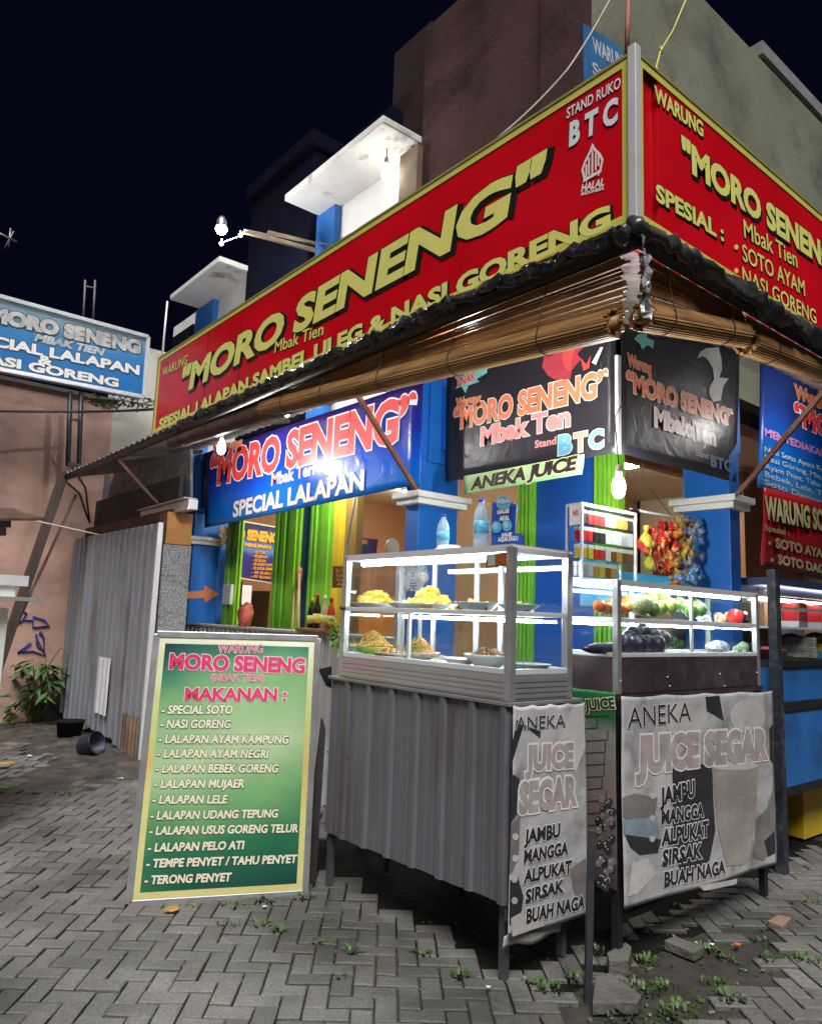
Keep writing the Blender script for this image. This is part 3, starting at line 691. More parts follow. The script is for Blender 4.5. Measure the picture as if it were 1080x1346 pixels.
shape(L, [Z4(*p) for p in [(563, 95), (580, 110), (585, 124), (600, 112), (616, 122), (618, 100), (600, 92), (598, 80), (575, 82)]], pl, TEAL, .009)
PALE = mat('pale bird print', (.48, .50, .50, 1), .4, 0, .15, 6)
shape(L, [Z4(*p) for p in [(735, 148), (745, 130), (762, 120), (795, 118), (802, 150), (804, 178), (796, 200), (822, 203), (808, 222), (800, 262), (780, 268), (768, 245), (770, 225), (782, 205), (778, 175), (765, 152), (752, 142)]], pl, PALE, .009)
txt(L, 'Warung', Z4(547, 166), Z4(612, 190), Z4(547, 135), pl, LO, WL, .03, .02, LF)
txt(L, '\u201cMORO SENENG\u201d', Z4(543, 233), Z4(835, 334), Z4(543, 184), pl, mat('orange pink letter', (1, 0, 0, 1)), WL, .028, .03, LF)
txt(L, 'Mbak Ten', Z4(620, 331), Z4(788, 385), Z4(620, 284), pl, mat('white pink letter', (.78, .66, .66, 1), .4), WL, .025, .03, LF)
txt(L, 'Stand', Z4(732, 412), Z4(768, 423), Z4(732, 396), pl, mat('grey letter', (.45, .45, .47, 1), .4), None, .02, .01, LF)
txt(L, 'BTC', Z4(773, 441), Z4(832, 458), Z4(773, 412), pl, mat('dim blue letter', (.06, .16, .26, 1), .4), None, .02, .03, LF)
L.build('lettering', None, o)
cp = MB(); q = AT(813, 594, 'x', DX); cp.box((DX - .012, DY - .012, q.z - .01), (DX + .02, DY + .012, 3.05)); tag(cp.build('corner_trim', ALUW, None, loc=(DX, DY, q.z), bevel=.003), 'white corner strip standing between the two dark grey banners', 'trim')
# green ANEKA JUICE strip
pl = ('x', 3.44)
o, P, N = quad_banner('juice_strip', 'narrow pale green strip reading ANEKA JUICE under the dark rooster banner', 'banner', [(609.6, 626), (767.5, 597), (764.5, 623), (611, 649.5)], pl, gmat('pale green strip print', [(0, C(150, 210, 150)), (1, C(205, 235, 175))], 'z', 0, .2, .4, .2, 5))
L = MB(); txt(L, 'ANEKA JUICE', (619, 644.5), (757.5, 617), (619, 630), pl, LK, mat('cream letter', (.80, .75, .40, 1), .4), .045, .03, .01, slant=.2); L.build('lettering', None, o)
# banners of the soto stall on the right
RY = 2.40; pl = ('y', RY)
o, P, N = quad_banner('soto_banner', 'bright blue banner with orange heading at the right edge, above the red one', 'banner', [(999, 470), (1120, 512), (1120, 690), (996, 640)], pl, gmat('soto blue print', [(0, C(120, 170, 215)), (.35, C(20, 120, 210)), (.7, C(15, 75, 165)), (1, C(20, 45, 110))], 'z', -.1, .7, .3, .1, 3))
L = MB()
txt(L, 'Warung', Z4(1003, 252), Z4(1100, 293), Z4(1003, 220), pl, LO, LW, .03, .03, LF)
txt(L, '\u201cMORO', Z4(1002, 322), Z4(1160, 392), Z4(1002, 270), pl, LR, LW, .03, .04, LF)
FW_ = mat('faint white letter', (.50, .68, .80, 1), .4)
txt(L, 'MENYEDIAKAN', Z4(921, 358), Z4(1090, 420), Z4(921, 338), pl, mat('purple letter', (.45, .20, .45, 1), .4), None, .02, .02, LF)
for s_, y in (('Nasi Soto Ayam Kampung', 382), ('Nasi Goreng, Mie, Udang', 405), ('Ayam Pejet, Tahu Tempe', 428), ('Bebek, Lele, Tempe', 450), ('Soto Daging, Teh', 472)):
    txt(L, s_, Z4(921, y + 20), Z4(1130, y + 92), Z4(921, y + 5), pl, FW_, None, .02, .01, LF)
L.build('lettering', None, o)
RY2 = 2.385; pl = ('y', RY2)
o, P, N = quad_banner('soto_banner', 'red and mauve banner reading WARUNG SOTO at the right edge of the stall', 'banner', [(1003, 640), (1120, 672), (1120, 772), (1000, 742)], pl, gmat('soto red print', [(0, C(150, 110, 120)), (.35, C(190, 60, 70)), (1, C(205, 40, 45))], 'z', -.1, .36, .35, .15, 3), sag=.03)
L = MB(); LYS = mat('pale yellow letter', (.78, .72, .38, 1), .4)
txt(L, 'WARUNG SOTO', (1002, 681), (1080, 697), (1002, 653), pl, LYS, LK, .02, .03, .016, fit='WARUNG SO', shadow=(LK, .03))
txt(L, 'Spesial :', (1001.5, 697), (1034, 704), (1001.5, 689.5), pl, LYS, LK, .02, .015, .016)
txt(L, 'SOTO AYAM', (1016, 719.5), (1086, 735), (1016, 707.5), pl, LYS, LK, .02, .03, .016)
txt(L, 'SOTO DAGING', (1019, 740.5), (1080, 754), (1019, 729), pl, LYS, LK, .02, .03, .016, fit='SOTO DAG')
for (u, v) in ((1008, 714), (1011, 736)): shape(L, circ(u, v, 2, 2.6, 12), pl, LYS, .018)
L.build('lettering', None, o)
# light box sign hanging over the pink wall
pl = ('y', 9.70); HS = thing('hanging_sign', 'weathered blue box sign on two poles in front of the pink wall', 'signboard', AT(100, 520, *pl))
cs = [(-120, 357), (194.4, 443), (188.5, 522), (-120, 462.5)]
b = MB(); b.plate([AT(u, v, *pl) for u, v in cs], .18, (0, -1, 0)); b.build('panel', gmat('weathered blue print', [(0, C(70, 130, 175)), (.3, C(35, 110, 180)), (.7, C(60, 130, 185)), (1, C(140, 165, 175))], 'z', -.05, .95, .45, .12, 2), HS)
b = MB(); Pq = [AT(u, v, *pl) for u, v in cs]
for i in range(4): b.bar(Pq[i] + V3(0, -.005, 0), Pq[(i + 1) % 4] + V3(0, -.005, 0), .05, .05)
b.build('frame', ALUW, HS, bevel=.004)
L = MB(); Z8 = zoomer(4.81, 0, 360); LG = mat('aged white letter', (.55, .55, .53, 1), .5, 0, .2, 9, dirt=(.25, .27, .30, 1))
txt(L, 'MORO SENENG', Z8(-75, 288), Z8(888, 502), Z8(-75, 206), pl, LG, LK, .035, .06, .008)
txt(L, 'MBAK TIEN', Z8(215, 420), Z8(648, 514), Z8(215, 376), pl, LG, None, .03, .035, .008, slant=.25)
txt(L, 'SPECIAL LALAPAN', Z8(-300, 402), Z8(880, 637), Z8(-300, 340), pl, LW, LK, .035, .03, .008)
txt(L, '&', Z8(238, 563), Z8(332, 582), Z8(238, 510), pl, LW, LK, .035, .03, .008)
txt(L, 'NASI GORENG', Z8(-195, 538), Z8(748, 715), Z8(-195, 483), pl, LW, LK, .035, .03, .008)
L.build('lettering', None, HS)
for u in (92.5, 107):
    MB().tube([AT(u, 515, 'y', 9.74), AT(u - 3.5, 612, 'y', 9.74)], .03, 8).build('pole', STEEL, HS)
b = MB(); b.bar(AT(92, 551, 'y', 9.72), AT(108, 553, 'y', 9.72), .03, .03); b.bar(AT(89, 610, 'y', 9.72), AT(105, 612, 'y', 9.72), .04, .04); b.build('crossbar', STEEL, HS)

# ================================================================== LEANING MENU BOARD
B0 = AT(169.6, 1187, 'z', 0); B1 = AT(400, 1173, 'z', 0)
wv = (B1 - B0); wl = wv.length; wu = wv.normalized(); best = None
back = V3(-wu.y, wu.x, 0); back = back if back.dot(FH) > 0 else -back
for k in range(-5, 30):
    for kk in range(-15, 16):
        a = math.radians(k); r_ = math.radians(kk * .4)
        h = (V3(0, 0, math.cos(a)) + back * math.sin(a)); h = h * math.cos(r_) + wu * math.sin(r_)
        for l in range(100, 190, 2):
            H_ = h * (l / 100); q = proj(B0 + H_); q2 = proj(B1 + H_)
            e = (q[0] - 207) ** 2 + (q[1] - 833) ** 2 + (q2[0] - 416) ** 2 + (q2[1] - 839) ** 2
            if best is None or e < best[0]: best = (e, H_.copy(), k, kk, l)
BH = best[1]; print('board', best)
bn = wu.cross(BH).normalized(); bn = bn if bn.dot(FW) < 0 else -bn
mbd = thing('menu_board', 'green leaning menu board listing MAKANAN dishes on the paving', 'menu board', (B0 + B1) / 2)
BP = [B0, B1, B1 + BH, B0 + BH]
MB().plate([p + bn * .03 for p in BP], .026, bn).build('panel', mat('board back', (.70, .70, .55, 1), .4, 0, .1, 4), mbd)
def bpt(s_, t_, lf=.0): return B0 + wv * s_ + BH * t_ + bn * lf
gb = MB(); gb.grid(lambda u, v: bpt(.055 + .89 * u, .038 + .925 * v, .0325), 2, 2)
def board_mat():
    m = bpy.data.materials.new('green menu print'); m.use_nodes = True; nt = m.node_tree; N = nt.nodes; L = nt.links; b = N['Principled BSDF']; b.inputs['Roughness'].default_value = .32
    tc = N.new('ShaderNodeTexCoord'); mp = N.new('ShaderNodeMapping'); mp.inputs['Rotation'].default_value = (0, math.radians(35), 0); L.new(tc.outputs['Object'], mp.inputs[0])
    n = N.new('ShaderNodeTexNoise'); n.inputs['Scale'].default_value = 1.3; n.inputs['Detail'].default_value = 2; L.new(tc.outputs['Object'], n.inputs[0])
    sx = N.new('ShaderNodeSeparateXYZ'); L.new(tc.outputs['Object'], sx.inputs[0])
    a = N.new('ShaderNodeMath'); a.operation = 'MULTIPLY_ADD'; L.new(n.outputs['Fac'], a.inputs[0]); a.inputs[1].default_value = .7; L.new(sx.outputs['Z'], a.inputs[2])
    a3 = N.new('ShaderNodeMath'); a3.operation = 'MULTIPLY_ADD'; L.new(sx.outputs['X'], a3.inputs[0]); a3.inputs[1].default_value = -.32; L.new(a.outputs[0], a3.inputs[2])
    mr = N.new('ShaderNodeMapRange'); mr.inputs[1].default_value = .35; mr.inputs[2].default_value = 1.72; L.new(a3.outputs[0], mr.inputs[0])
    r = N.new('ShaderNodeValToRGB'); L.new(mr.outputs[0], r.inputs[0]); el = r.color_ramp.elements
    el[0].position = 0; el[0].color = C(22, 66, 62); el[1].position = 1; el[1].color = C(34, 58, 70)
    for p, c in ((.18, C(44, 112, 78)), (.36, C(116, 165, 108)), (.55, C(172, 196, 150)), (.72, C(128, 172, 118)), (.86, C(60, 122, 98))):
        e = el.new(p); e.color = c
    n3 = N.new('ShaderNodeTexNoise'); n3.inputs['Scale'].default_value = 4; n3.inputs['Distortion'].default_value = .8; L.new(tc.outputs['Object'], n3.inputs[0]); bp = N.new('ShaderNodeBump'); bp.inputs['Strength'].default_value = .25; bp.inputs['Distance'].default_value = .04; L.new(n3.outputs[0], bp.inputs['Height']); L.new(bp.outputs[0], b.inputs['Normal'])
    L.new(r.outputs[0], b.inputs['Base Color']); return m
gb.build('printed_sheet', board_mat(), mbd)
b = MB()
for i in range(4):
    p, q = BP[i], BP[(i + 1) % 4]; b.bar(p + bn * .017, q + bn * .017, .035, .04, None, upv=bn)
b.build('frame', ALU, mbd, bevel=.003)
MB().plate([bpt(s_, t_, .0315) for s_, t_ in ((.015, .012), (.985, .012), (.985, .988), (.015, .988))], .001, bn).build('border', gmat('pale yellow border', [(0, C(200, 190, 130)), (.3, C(205, 200, 130)), (.45, C(205, 175, 110)), (.6, C(190, 195, 120)), (1, C(225, 225, 200))], 'z', 0, 1.4, .45, .2, 4), mbd)
L = MB(); Zb = zoomer(3.206, 140, 800); pl = ((B0 + bn * .033, bn),)
MAG = mat('magenta letter', (.62, .05, .14, 1), .4, 0, .1); LC = mat('ivory letter', (.74, .70, .52, 1), .4, 0, .05); DKG = mat('dark green letter edge', (.012, .03, .025, 1), .4)
txt(L, 'WARUNG', Zb(468, 187), Zb(658, 188), Zb(468, 150), pl, MATS['magenta letter'], mat('pink white edge', (.82, .66, .70, 1), .4), .035, .0, .002)
txt(L, 'MORO SENENG', Zb(262, 252), Zb(835, 271), Zb(264, 192), pl, MAG, MATS['pink white edge'], .035, .03, .002)
txt(L, '(MBAK TIEN)', Zb(440, 307), Zb(662, 309), Zb(440, 277), pl, MAG, MATS['pink white edge'], .035, .0, .002)
txt(L, 'MAKANAN :', Zb(328, 386), Zb(758, 387), Zb(330, 336), pl, MAG, MATS['pink white edge'], .035, .022, .002)
for s_, a, c in (('- SPECIAL SOTO', (230, 443), (530, 443)), ('- NASI GORENG', (225, 503), (521, 503)), ('- LALAPAN AYAM KAMPUNG', (217, 566), (765, 568)), ('- LALAPAN AYAM NEGRI', (211, 627), (679, 629)), ('- LALAPAN BEBEK GORENG', (205, 691), (722, 690)), ('- LALAPAN MUJAER', (198, 756), (581, 754)), ('- LALAPAN LELE', (191, 822), (507, 820)), ('- LALAPAN UDANG TEPUNG', (183, 889), (720, 880)), ('- LALAPAN USUS GORENG TELUR', (178, 954), (807, 942)), ('- LALAPAN PELO ATI', (172, 1025), (577, 1013)), ('- TEMPE PENYET / TAHU PENYET', (165, 1092), (800, 1071)), ('- TERONG PENYET', (158, 1162), (523, 1148))):
    txt(L, s_, Zb(*a), Zb(*c), Zb(a[0] + 2, a[1] - 34), pl, LC, DKG, .035, .022, .002, slant=.1)
L.build('lettering', None, mbd)
MB().bar(bpt(.9, .55, -.01), bpt(.9, .55, -.01) + back * .45 + V3(0, 0, -.75), .03, .03).build('stay', WOOD, mbd)

# ================================================================== COUNTERS
GREYSH = mat('grey painted sheet', (.165, .158, .185, 1), .42, .25, .10, 2, bump=.06, bs=10, dirt=(.085, .07, .07, 1), dsc=5, dlo=.48, dhi=.72, stretch=(1, 1, .16))
def ribbed(mb, O, U, H, N, length, height, pitch, rib, dep, m=None, botf=None, minor=0):
    """trapezoid-ribbed sheet from O along U, up H, ribs standing towards N"""
    xs = [0.0]; ds = [0.0]; x = 0
    while x < length:
        flat = pitch - rib
        seq = [(flat * .32, 0), (.004, minor), (.006, minor), (.004, 0), (flat * .36 - .014, 0), (.004, minor), (.006, minor), (.004, 0), (flat * .32 - .014, 0)] if minor else [(flat, 0)]
        seq += [(rib * .22, dep), (rib * .56, dep), (rib * .22, 0)]
        for dx, d in seq:
            x += dx; xs.append(min(x, length)); ds.append(d)
            if x >= length: break
    vs = []; n = len(xs)
    for t in (0, 1):
        for i, (x, d) in enumerate(zip(xs, ds)):
            z0 = botf(x / length) if botf else 0
            vs.append(O + U * x + N * d + H * (z0 if t == 0 else height))
    mb.add(vs, [(i, i + 1, n + i + 1, n + i) for i in range(n - 1)], m)
    return mb
TXF, TY0, TY1 = 2.44, 2.262, 3.655
T1 = thing('counter', 'tall counter clad in ribbed grey sheet standing under the glass food case', 'counter', (TXF + .22, 2.95, 0))
b = MB(); ribbed(b, V3(TXF + .012, TY1, 0), V3(0, -1, 0), V3(0, 0, 1), V3(-1, 0, 0), TY1 - TY0, 1.138, .198, .05, .016, None, lambda t: .285 + .003 * math.sin(t * 23) + .03 * t, .002)
b.build('front_cladding', GREYSH, T1, solid=.0015)
b = MB(); ribbed(b, V3(TXF + .012, TY0 + .015, .25), V3(1, 0, 0), V3(0, 0, 1), V3(0, -1, 0), .44, .885, .198, .05, .012); b.build('side_cladding', GREYSH, T1, solid=.0015)
MB().box((TXF - .008, TY0 - .01, 1.128), (TXF + .50, TY1 + .02, 1.146)).build('top', mat('grey counter top', (.22, .21, .22, 1), .45, .2), T1, bevel=.003)
for (x, y) in ((TXF + .045, TY1 - .02), (TXF + .06, TY0 + .06), (TXF + .44, TY1 - .02), (TXF + .44, TY0 + .06)):
    MB().box((x - .016, y - .016, 0), (x + .016, y + .016, 1.126)).build('leg', mat('grey square tube', (.12, .12, .125, 1), .45, .5, .2, 10), T1)
b = MB()
for i in range(8):
    y = TY0 + .03 + i * .195
    for z in (.33, .72, 1.09): b.ball((TXF + .006, y, z), .0055, None, 6)
b.build('rivet', STEEL, T1)
b = MB(); b.bar((TXF + .04, TY1 - .03, .32), (TXF + .43, TY1 - .03, .12), .025, .025); b.build('rail', STEEL, T1)
# dark board leaning behind the menu board beside the counter
lb = thing('leaning_board', 'dark plywood board leaning against the left end of the ribbed counter', 'board', AT(412, 1160, 'y', 3.72))
MB().plate([AT(u, v, 'y', 3.70) for u, v in ((424, 945), (428, 960), (415, 1160), (398, 1165))], .02, (0, -1, 0)).build('plank', mat('dark plywood', (.045, .04, .04, 1), .7, 0, .3), lb)
MB().plate([AT(u, v, 'y', 3.70) for u, v in ((420, 880), (436, 876), (436, 905), (430, 902))], .015, (0, -1, 0)).build('lid', STEEL, lb)
# ---- second counter
C2X0, C2X1, C2Y = 3.03, 4.47, 2.12
T2 = thing('counter', 'dark counter under the fruit case behind the wide grey juice banner', 'counter', (3.75, 2.28, 0))
DKB = mat('dark brown board', (.045, .028, .032, 1), .45, 0, .2, 4, bump=.05, dirt=(.09, .07, .07, 1), dsc=6)
MB().box((C2X0, C2Y, 1.145), (C2X1, C2Y + .33, 1.172)).build('top', DKB, T2)
for (x, y) in ((C2X0 + .02, C2Y + .02), (C2X1 - .02, C2Y + .02), (C2X0 + .02, C2Y + .31), (C2X1 - .02, C2Y + .31)):
    MB().box((x - .018, y - .018, 0), (x + .018, y + .018, 1.144)).build('leg', STEEL, T2)
MB().box((C2X0 + .001, C2Y + .038, .30), (C2X0 + .018, C2Y + .29, 1.144)).build('side_panel', mat('dark brown side', (.05, .035, .03, 1), .6), T2)
MB().box((C2X0 + .03, C2Y + .30, .25), (C2X1 - .03, C2Y + .315, 1.144)).build('back_panel', DKB, T2)
b = MB(); b.box((C2X0 + .04, C2Y + .01, .16), (C2X1 - .04, C2Y + .03, .19)); b.build('rail', STEEL, T2)
# ---- juice banners hung on the counters
def wrinkle(seed, amp):
    rp = random.Random(seed); ws = [(rp.uniform(2, 9), rp.uniform(-9, 9), rp.uniform(0, 6), rp.uniform(.3, 1)) for _ in range(6)]
    def d(p):
        s_ = p.x + p.y; return amp * sum(a * math.sin(kx * s_ + kz * p.z + ph) for kx, kz, ph, a in ws) / 3
    return d
GREYB = mat('grey faded banner cloth', (.43, .42, .43, 1), .30, 0, .22, 2.4, bump=.7, bs=5, dirt=(.16, .155, .16, 1), dsc=3.2, dlo=.5, dhi=.68)
INKB = mat('dark faded print', (.028, .028, .034, 1), .38, 0, .4, 6, bump=.7, bs=5)
MIDB = mat('mid grey print', (.19, .175, .17, 1), .38, 0, .3, 5, bump=.7, bs=5)
LTB = mat('light grey print', (.48, .46, .45, 1), .36, 0, .15, 4, bump=.7, bs=5)
SKB = mat('pale blue print', (.24, .30, .36, 1), .38, 0, .3, 5, bump=.7, bs=5)
TAUP = mat('faded rose letter', (.37, .315, .31, 1), .4, 0, .2, 12); PWB = mat('faded white edge', (.74, .71, .70, 1), .4, 0, .1, 12); BKB = mat('faded black letter', (.02, .019, .022, 1), .4, 0, .2)
def counter_banner(label, pl, fnP, disp, name='juice_banner', m=GREYB, nu=34, nv=50):
    N = panel_n(pl); b = MB()
    def fn(u, v):
        p = fnP(u, v); return p + N * (disp(p) + .012)
    b.grid(fn, nu, nv)
    o = thing(name, label, 'banner', fnP(.5, 1), 'juice banners on the counters'); b.build('cloth', m, o, solid=.001)
    return o
def quadfn(cs, pl, scal=0):
    P = [AT(u, v, *pl) for u, v in cs]
    return lambda u, v: (P[0].lerp(P[1], u)).lerp(P[3].lerp(P[2], u), v) + V3(0, 0, scal * (-abs(math.sin(u * math.pi * 4)) * (1 - v) + .6 * math.sin(u * 7 + 1) * v))
Za = zoomer(2.7, 400, 860); Zc = zoomer(2.7706, 740, 860)
pl = ('y', TY0 - .022); d1 = wrinkle(5, .009)
cs = [Za(735, 182), Za(986, 170), Za(1001, 925), Za(716, 1003)]
o = counter_banner('narrow grey juice banner on the end of the ribbed counter', pl, quadfn(cs, pl, .008), d1)
D1 = lambda p: d1(p) + .012
L = MB(); lf = .006
def dec(pts, m, l=.003): shape(L, [Zx(*p) for p in pts], pl, m, l * .45 + .001, D1)
Zx = Za
dec([(722, 400), (750, 310), (770, 250), (745, 230), (736, 280), (722, 340)], INKB); dec([(770, 250), (828, 296), (830, 272), (800, 262)], INKB); dec([(722, 420), (752, 440), (746, 560), (720, 600)], INKB)
dec([(722, 600), (755, 570), (752, 700), (735, 760), (720, 780)], MIDB); dec([(722, 800), (750, 790), (770, 860), (760, 930), (720, 960)], INKB); dec([(900, 300), (940, 190), (982, 180), (985, 330), (950, 420)], LTB); dec([(930, 760), (988, 720), (992, 880), (960, 900)], MIDB); dec([(725, 935), (760, 915), (850, 960), (730, 1000)], LTB, .0045)
for (x, y) in ((738, 645), (738, 722), (737, 796), (738, 872)): dec(circ(x, y, 11, 13, 14), LTB, .006)
def ct(s_, a, c, h, f, l, ow=.03, bd=.04, dl=.0032): txt(L, s_, Zx(*a), Zx(*c), Zx(a[0] + 1, a[1] - h), pl, f, l, ow, bd, dl, disp=D1)
ct('ANEKA', (740, 268), (915, 256), 46, BKB, PWB, .022, -.002); ct('JUICE', (772, 408), (943, 394), 80, TAUP, PWB, .06, .04); ct('SEGAR', (747, 558), (955, 526), 98, TAUP, PWB, .06, .04)
for s_, a, c, h in (('JAMBU', (768, 668), (893, 642), 46), ('MANGGA', (768, 738), (922, 704), 44), ('ALPUKAT', (768, 809), (935, 770), 44), ('SIRSAK', (776, 880), (910, 838), 44), ('BUAH NAGA', (779, 953), (985, 897), 48)): ct(s_, a, c, h, BKB, PWB, .05, .026)
L.build('print', None, o)
b = MB(); P0_ = AT(*cs[3], *pl); P1_ = AT(*cs[2], *pl)
b.grid(lambda u, v: (P0_.lerp(P1_.lerp(P0_, .3), u)) + V3(0, .012 + .01 * v, -.005 - .055 * v + .012 * math.sin(u * 9)), 10, 3); b.build('folded_hem', LTB, o, solid=.001)
pl = ('y', C2Y - .03); d2 = wrinkle(11, .010); D1 = lambda p: d2(p) + .012
cs = [Zc(200, 152), Zc(752, 132), Zc(767, 765), Zc(213, 930)]
o = counter_banner('wide grey juice banner with a glass and fruit under the fruit case', pl, quadfn(cs, pl, .008), d2, nu=50)
L = MB(); Zx = Zc
dec([(385, 415), (535, 395), (548, 640), (520, 750), (420, 800), (385, 700)], INKB); dec([(510, 155), (560, 150), (575, 240), (515, 205)], INKB, .0035)
dec([(535, 415), (700, 395), (690, 610), (672, 740), (650, 765), (585, 770), (560, 650)], mat('sandy grey print', (.30, .275, .24, 1), .38, 0, .2, 4, bump=.7, bs=5), .0035)
dec(circ(612, 405, 88, 16, 20), LTB, .0045); dec([(208, 520), (250, 505), (330, 520), (320, 590), (230, 605), (208, 590)], MIDB); dec([(208, 600), (330, 590), (345, 690), (250, 690), (210, 650)], SKB); dec([(215, 655), (345, 672), (335, 720), (270, 728), (235, 700)], INKB, .0045)
dec([(690, 600), (730, 560), (755, 480), (758, 700), (720, 750), (690, 740)], MIDB); dec([(720, 680), (756, 640), (760, 720), (735, 735)], INKB, .0045); dec([(738, 270), (752, 250), (756, 400), (742, 380)], INKB); dec(circ(660, 225, 62, 62, 24), LTB, .003); dec(circ(445, 250, 80, 52, 24), LTB, .0025)
dec([(240, 760), (300, 740), (330, 800), (260, 870), (225, 880)], LTB); dec([(480, 840), (625, 815), (620, 835), (500, 858)], LTB, .0045)
for (x, y) in ((312, 513), (312, 595), (313, 670)): dec(circ(x, y, 10, 12, 14), LTB, .006)
ct('ANEKA', (222, 268), (457, 241), 74, BKB, PWB, .022, -.002); ct('JUICE SEGAR', (252, 425), (735, 372), 118, TAUP, PWB, .045, .05)
for s_, a, c, h in (('JAMBU', (338, 545), (470, 514), 58), ('MANGGA', (343, 616), (503, 588), 48), ('ALPUKAT', (345, 695), (520, 658), 56), ('SIRSAK', (350, 768), (492, 737), 54), ('BUAH NAGA', (357, 844), (579, 793), 50)): ct(s_, a, c, h, BKB, PWB, .05, .026)
L.build('print', None, o)
pl = ('x', C2X0 - .012); d3 = wrinkle(8, .006); D1 = lambda p: d3(p) + .012
cs = [Zc(30, 122), Zc(195, 140), Zc(200, 872), Zc(66, 812)]
o = counter_banner('green topped juice banner on the left end of the fruit counter', pl, quadfn(cs, pl), d3, m=gmat('brick wall print', [(0, C(60, 50, 50)), (.45, C(120, 105, 100)), (.8, C(125, 125, 120)), (.9, C(40, 95, 55)), (1, C(35, 105, 60))], 'z', 0, .85, .4, .05, 3))
L = MB(); rp = random.Random(2)
for k in range(11):
    y = 225 + k * 44; x1 = 150 + rp.uniform(-25, 25)
    dec([(76, y + 2), (x1, y - 3), (x1, y), (76, y + 5)], INKB); dec([(x1, y - 42 + rp.uniform(0, 12)), (x1 + 3, y - 42), (x1 + 3, y), (x1, y)], INKB)
for k in range(46):
    x = rp.uniform(132, 190); y = rp.uniform(520, 850); dec(circ(x, y, 12, 15, 10), INKB if k % 3 else MIDB, .003 + k * .00006)
    dec(circ(x - 3, y - 5, 3, 3.5, 8), LTB, .0065)
ct('JUICE', (86, 203), (196, 196), 36, BKB, mat('cream letter', (1, 1, 1, 1)), .05, .03)
L.build('print', None, o)

# ================================================================== GLASS CASES
TUBE = emat('fluorescent tube', (.90, .96, 1, 1), 48)
def case(label, x0, x1, y0, y1, z0, zg, zm, zt, front, base_m, divs, t=.032, grp=None):
    o = thing('display_case', label, 'display case', ((x0 + x1) / 2, (y0 + y1) / 2, z0))
    b = MB(); b.box((x0, y0, z0), (x1, y1, zg)); b.build('base_panel', base_m, o, bevel=.003)
    b = MB()
    if base_m is ALU:
        for k in range(4):
            z = z0 + .012 + k * (zg - z0 - .02) / 4
            b.box((x0 - .004, y0 + t, z), (x0 - .0004, y1 - t, z + .017)); b.box((x0 + t, y0 - .004, z), (x1 - t, y0 - .0004, z + .017))
        b.build('grooved_strip', ALU, o)
    for (x, y) in ((x0, y0), (x1 - t, y0), (x0, y1 - t), (x1 - t, y1 - t)):
        MB().box((x - .003, y - .003, z0 - .001), (x + t + .003, y + t + .003, zt)).build('corner_post', ALU, o, bevel=.003)
    b = MB(); q = t * .8
    for z in (zt - q, zg):
        b.box((x0, y0 + t, z), (x0 + q, y1 - t, z + q)).box((x1 - q, y0 + t, z), (x1, y1 - t, z + q)).box((x0 + t, y0, z), (x1 - t, y0 + q, z + q)).box((x0 + t, y1 - q, z), (x1 - t, y1, z + q))
    for z in (zm - .012,):
        b.box((x0 + .002, y0 + t, z), (x0 + q * .8, y1 - t, z + .022)).box((x1 - q * .8, y0 + t, z), (x1 - .002, y1 - t, z + .022)).box((x0 + t, y0 + .002, z), (x1 - t, y0 + q * .8, z + .022)).box((x0 + t, y1 - q * .8, z), (x1 - t, y1 - .002, z + .022))
    b.build('rail', ALUW, o, bevel=.002)
    for (ax, c, lo, hi) in divs:
        b = MB()
        if ax == 'x': b.box((x0 + .004, c - .009, lo), (x0 + .02, c + .009, hi))
        elif ax == 'X': b.box((x1 - .02, c - .012, lo), (x1 - .004, c + .012, hi))
        elif ax == 'Y': b.box((c - .012, y1 - .02, lo), (c + .012, y1 - .004, hi))
        else: b.box((c - .007, y0 + .004, lo), (c + .007, y0 + .02, hi))
        b.build('divider', ALUW, o)
    for nm, bb in (('glass_pane', ((x0 + .009, y0 + t, zg + q), (x0 + .013, y1 - t, zt - q))), ('glass_pane', ((x0 + t, y0 + .009, zg + q), (x1 - t, y0 + .013, zt - q))), ('glass_pane', ((x0 + t, y1 - .013, zg + q), (x1 - t, y1 - .009, zt - q))), ('glass_pane', ((x1 - .013, y0 + t, zg + q), (x1 - .009, y1 - t, zt - q)))):
        MB().box(*bb).build(nm, GLASS, o)
    MB().box((x0 + .022, y0 + .022, zm - .005), (x1 - .022, y1 - .022, zm + .001)).build('glass_shelf', glassmat('shelf glass', (.88, .95, .93, 1)), o)
    MB().box((x0 + .001, y0 + .001, zt + .0005), (x1 - .001, y1 - .001, zt + .008)).build('top_panel', ALUW, o)
    MB().box((x0 + q + .002, y0 + q + .002, zg + .0005), (x1 - q - .002, y1 - q - .002, zg + .004)).build('floor_panel', ALUW, o)
    return o
c1 = (2.445, 2.87, 2.264, 3.585, 1.149, 1.262, 1.532, 1.832)
case1 = case('aluminium glass case full of fried tofu and noodles on the ribbed counter', *c1, 'x', ALU, [('x', 2.98, 1.285, 1.52), ('X', 2.90, 1.27, 1.81), ('X', 2.72, 1.27, 1.81), ('X', 3.25, 1.27, 1.81)])
b = MB(); b.tube([(2.52, 3.50, 1.792), (2.52, 2.36, 1.792)], .013, 8); b.build('light_tube', TUBE, case1)
MB().box((2.49, 2.34, 1.806), (2.55, 3.52, 1.824)).build('tube_holder', ALUW, case1)
b = MB(); b.tube([(2.80, 3.45, 1.50), (2.80, 2.40, 1.50)], .008, 8); b.build('light_tube', emat('lower tube', (.92, .97, 1, 1), 36), case1)
st = MB(); pl = ('x', 2.438); Z5 = zoomer(3, 420, 640)
shape(st, [Z5(656, 268), Z5(738, 258), Z5(738, 312), Z5(656, 318)], pl, mat('brown sticker', (.20, .14, .05, 1), .5), .001)
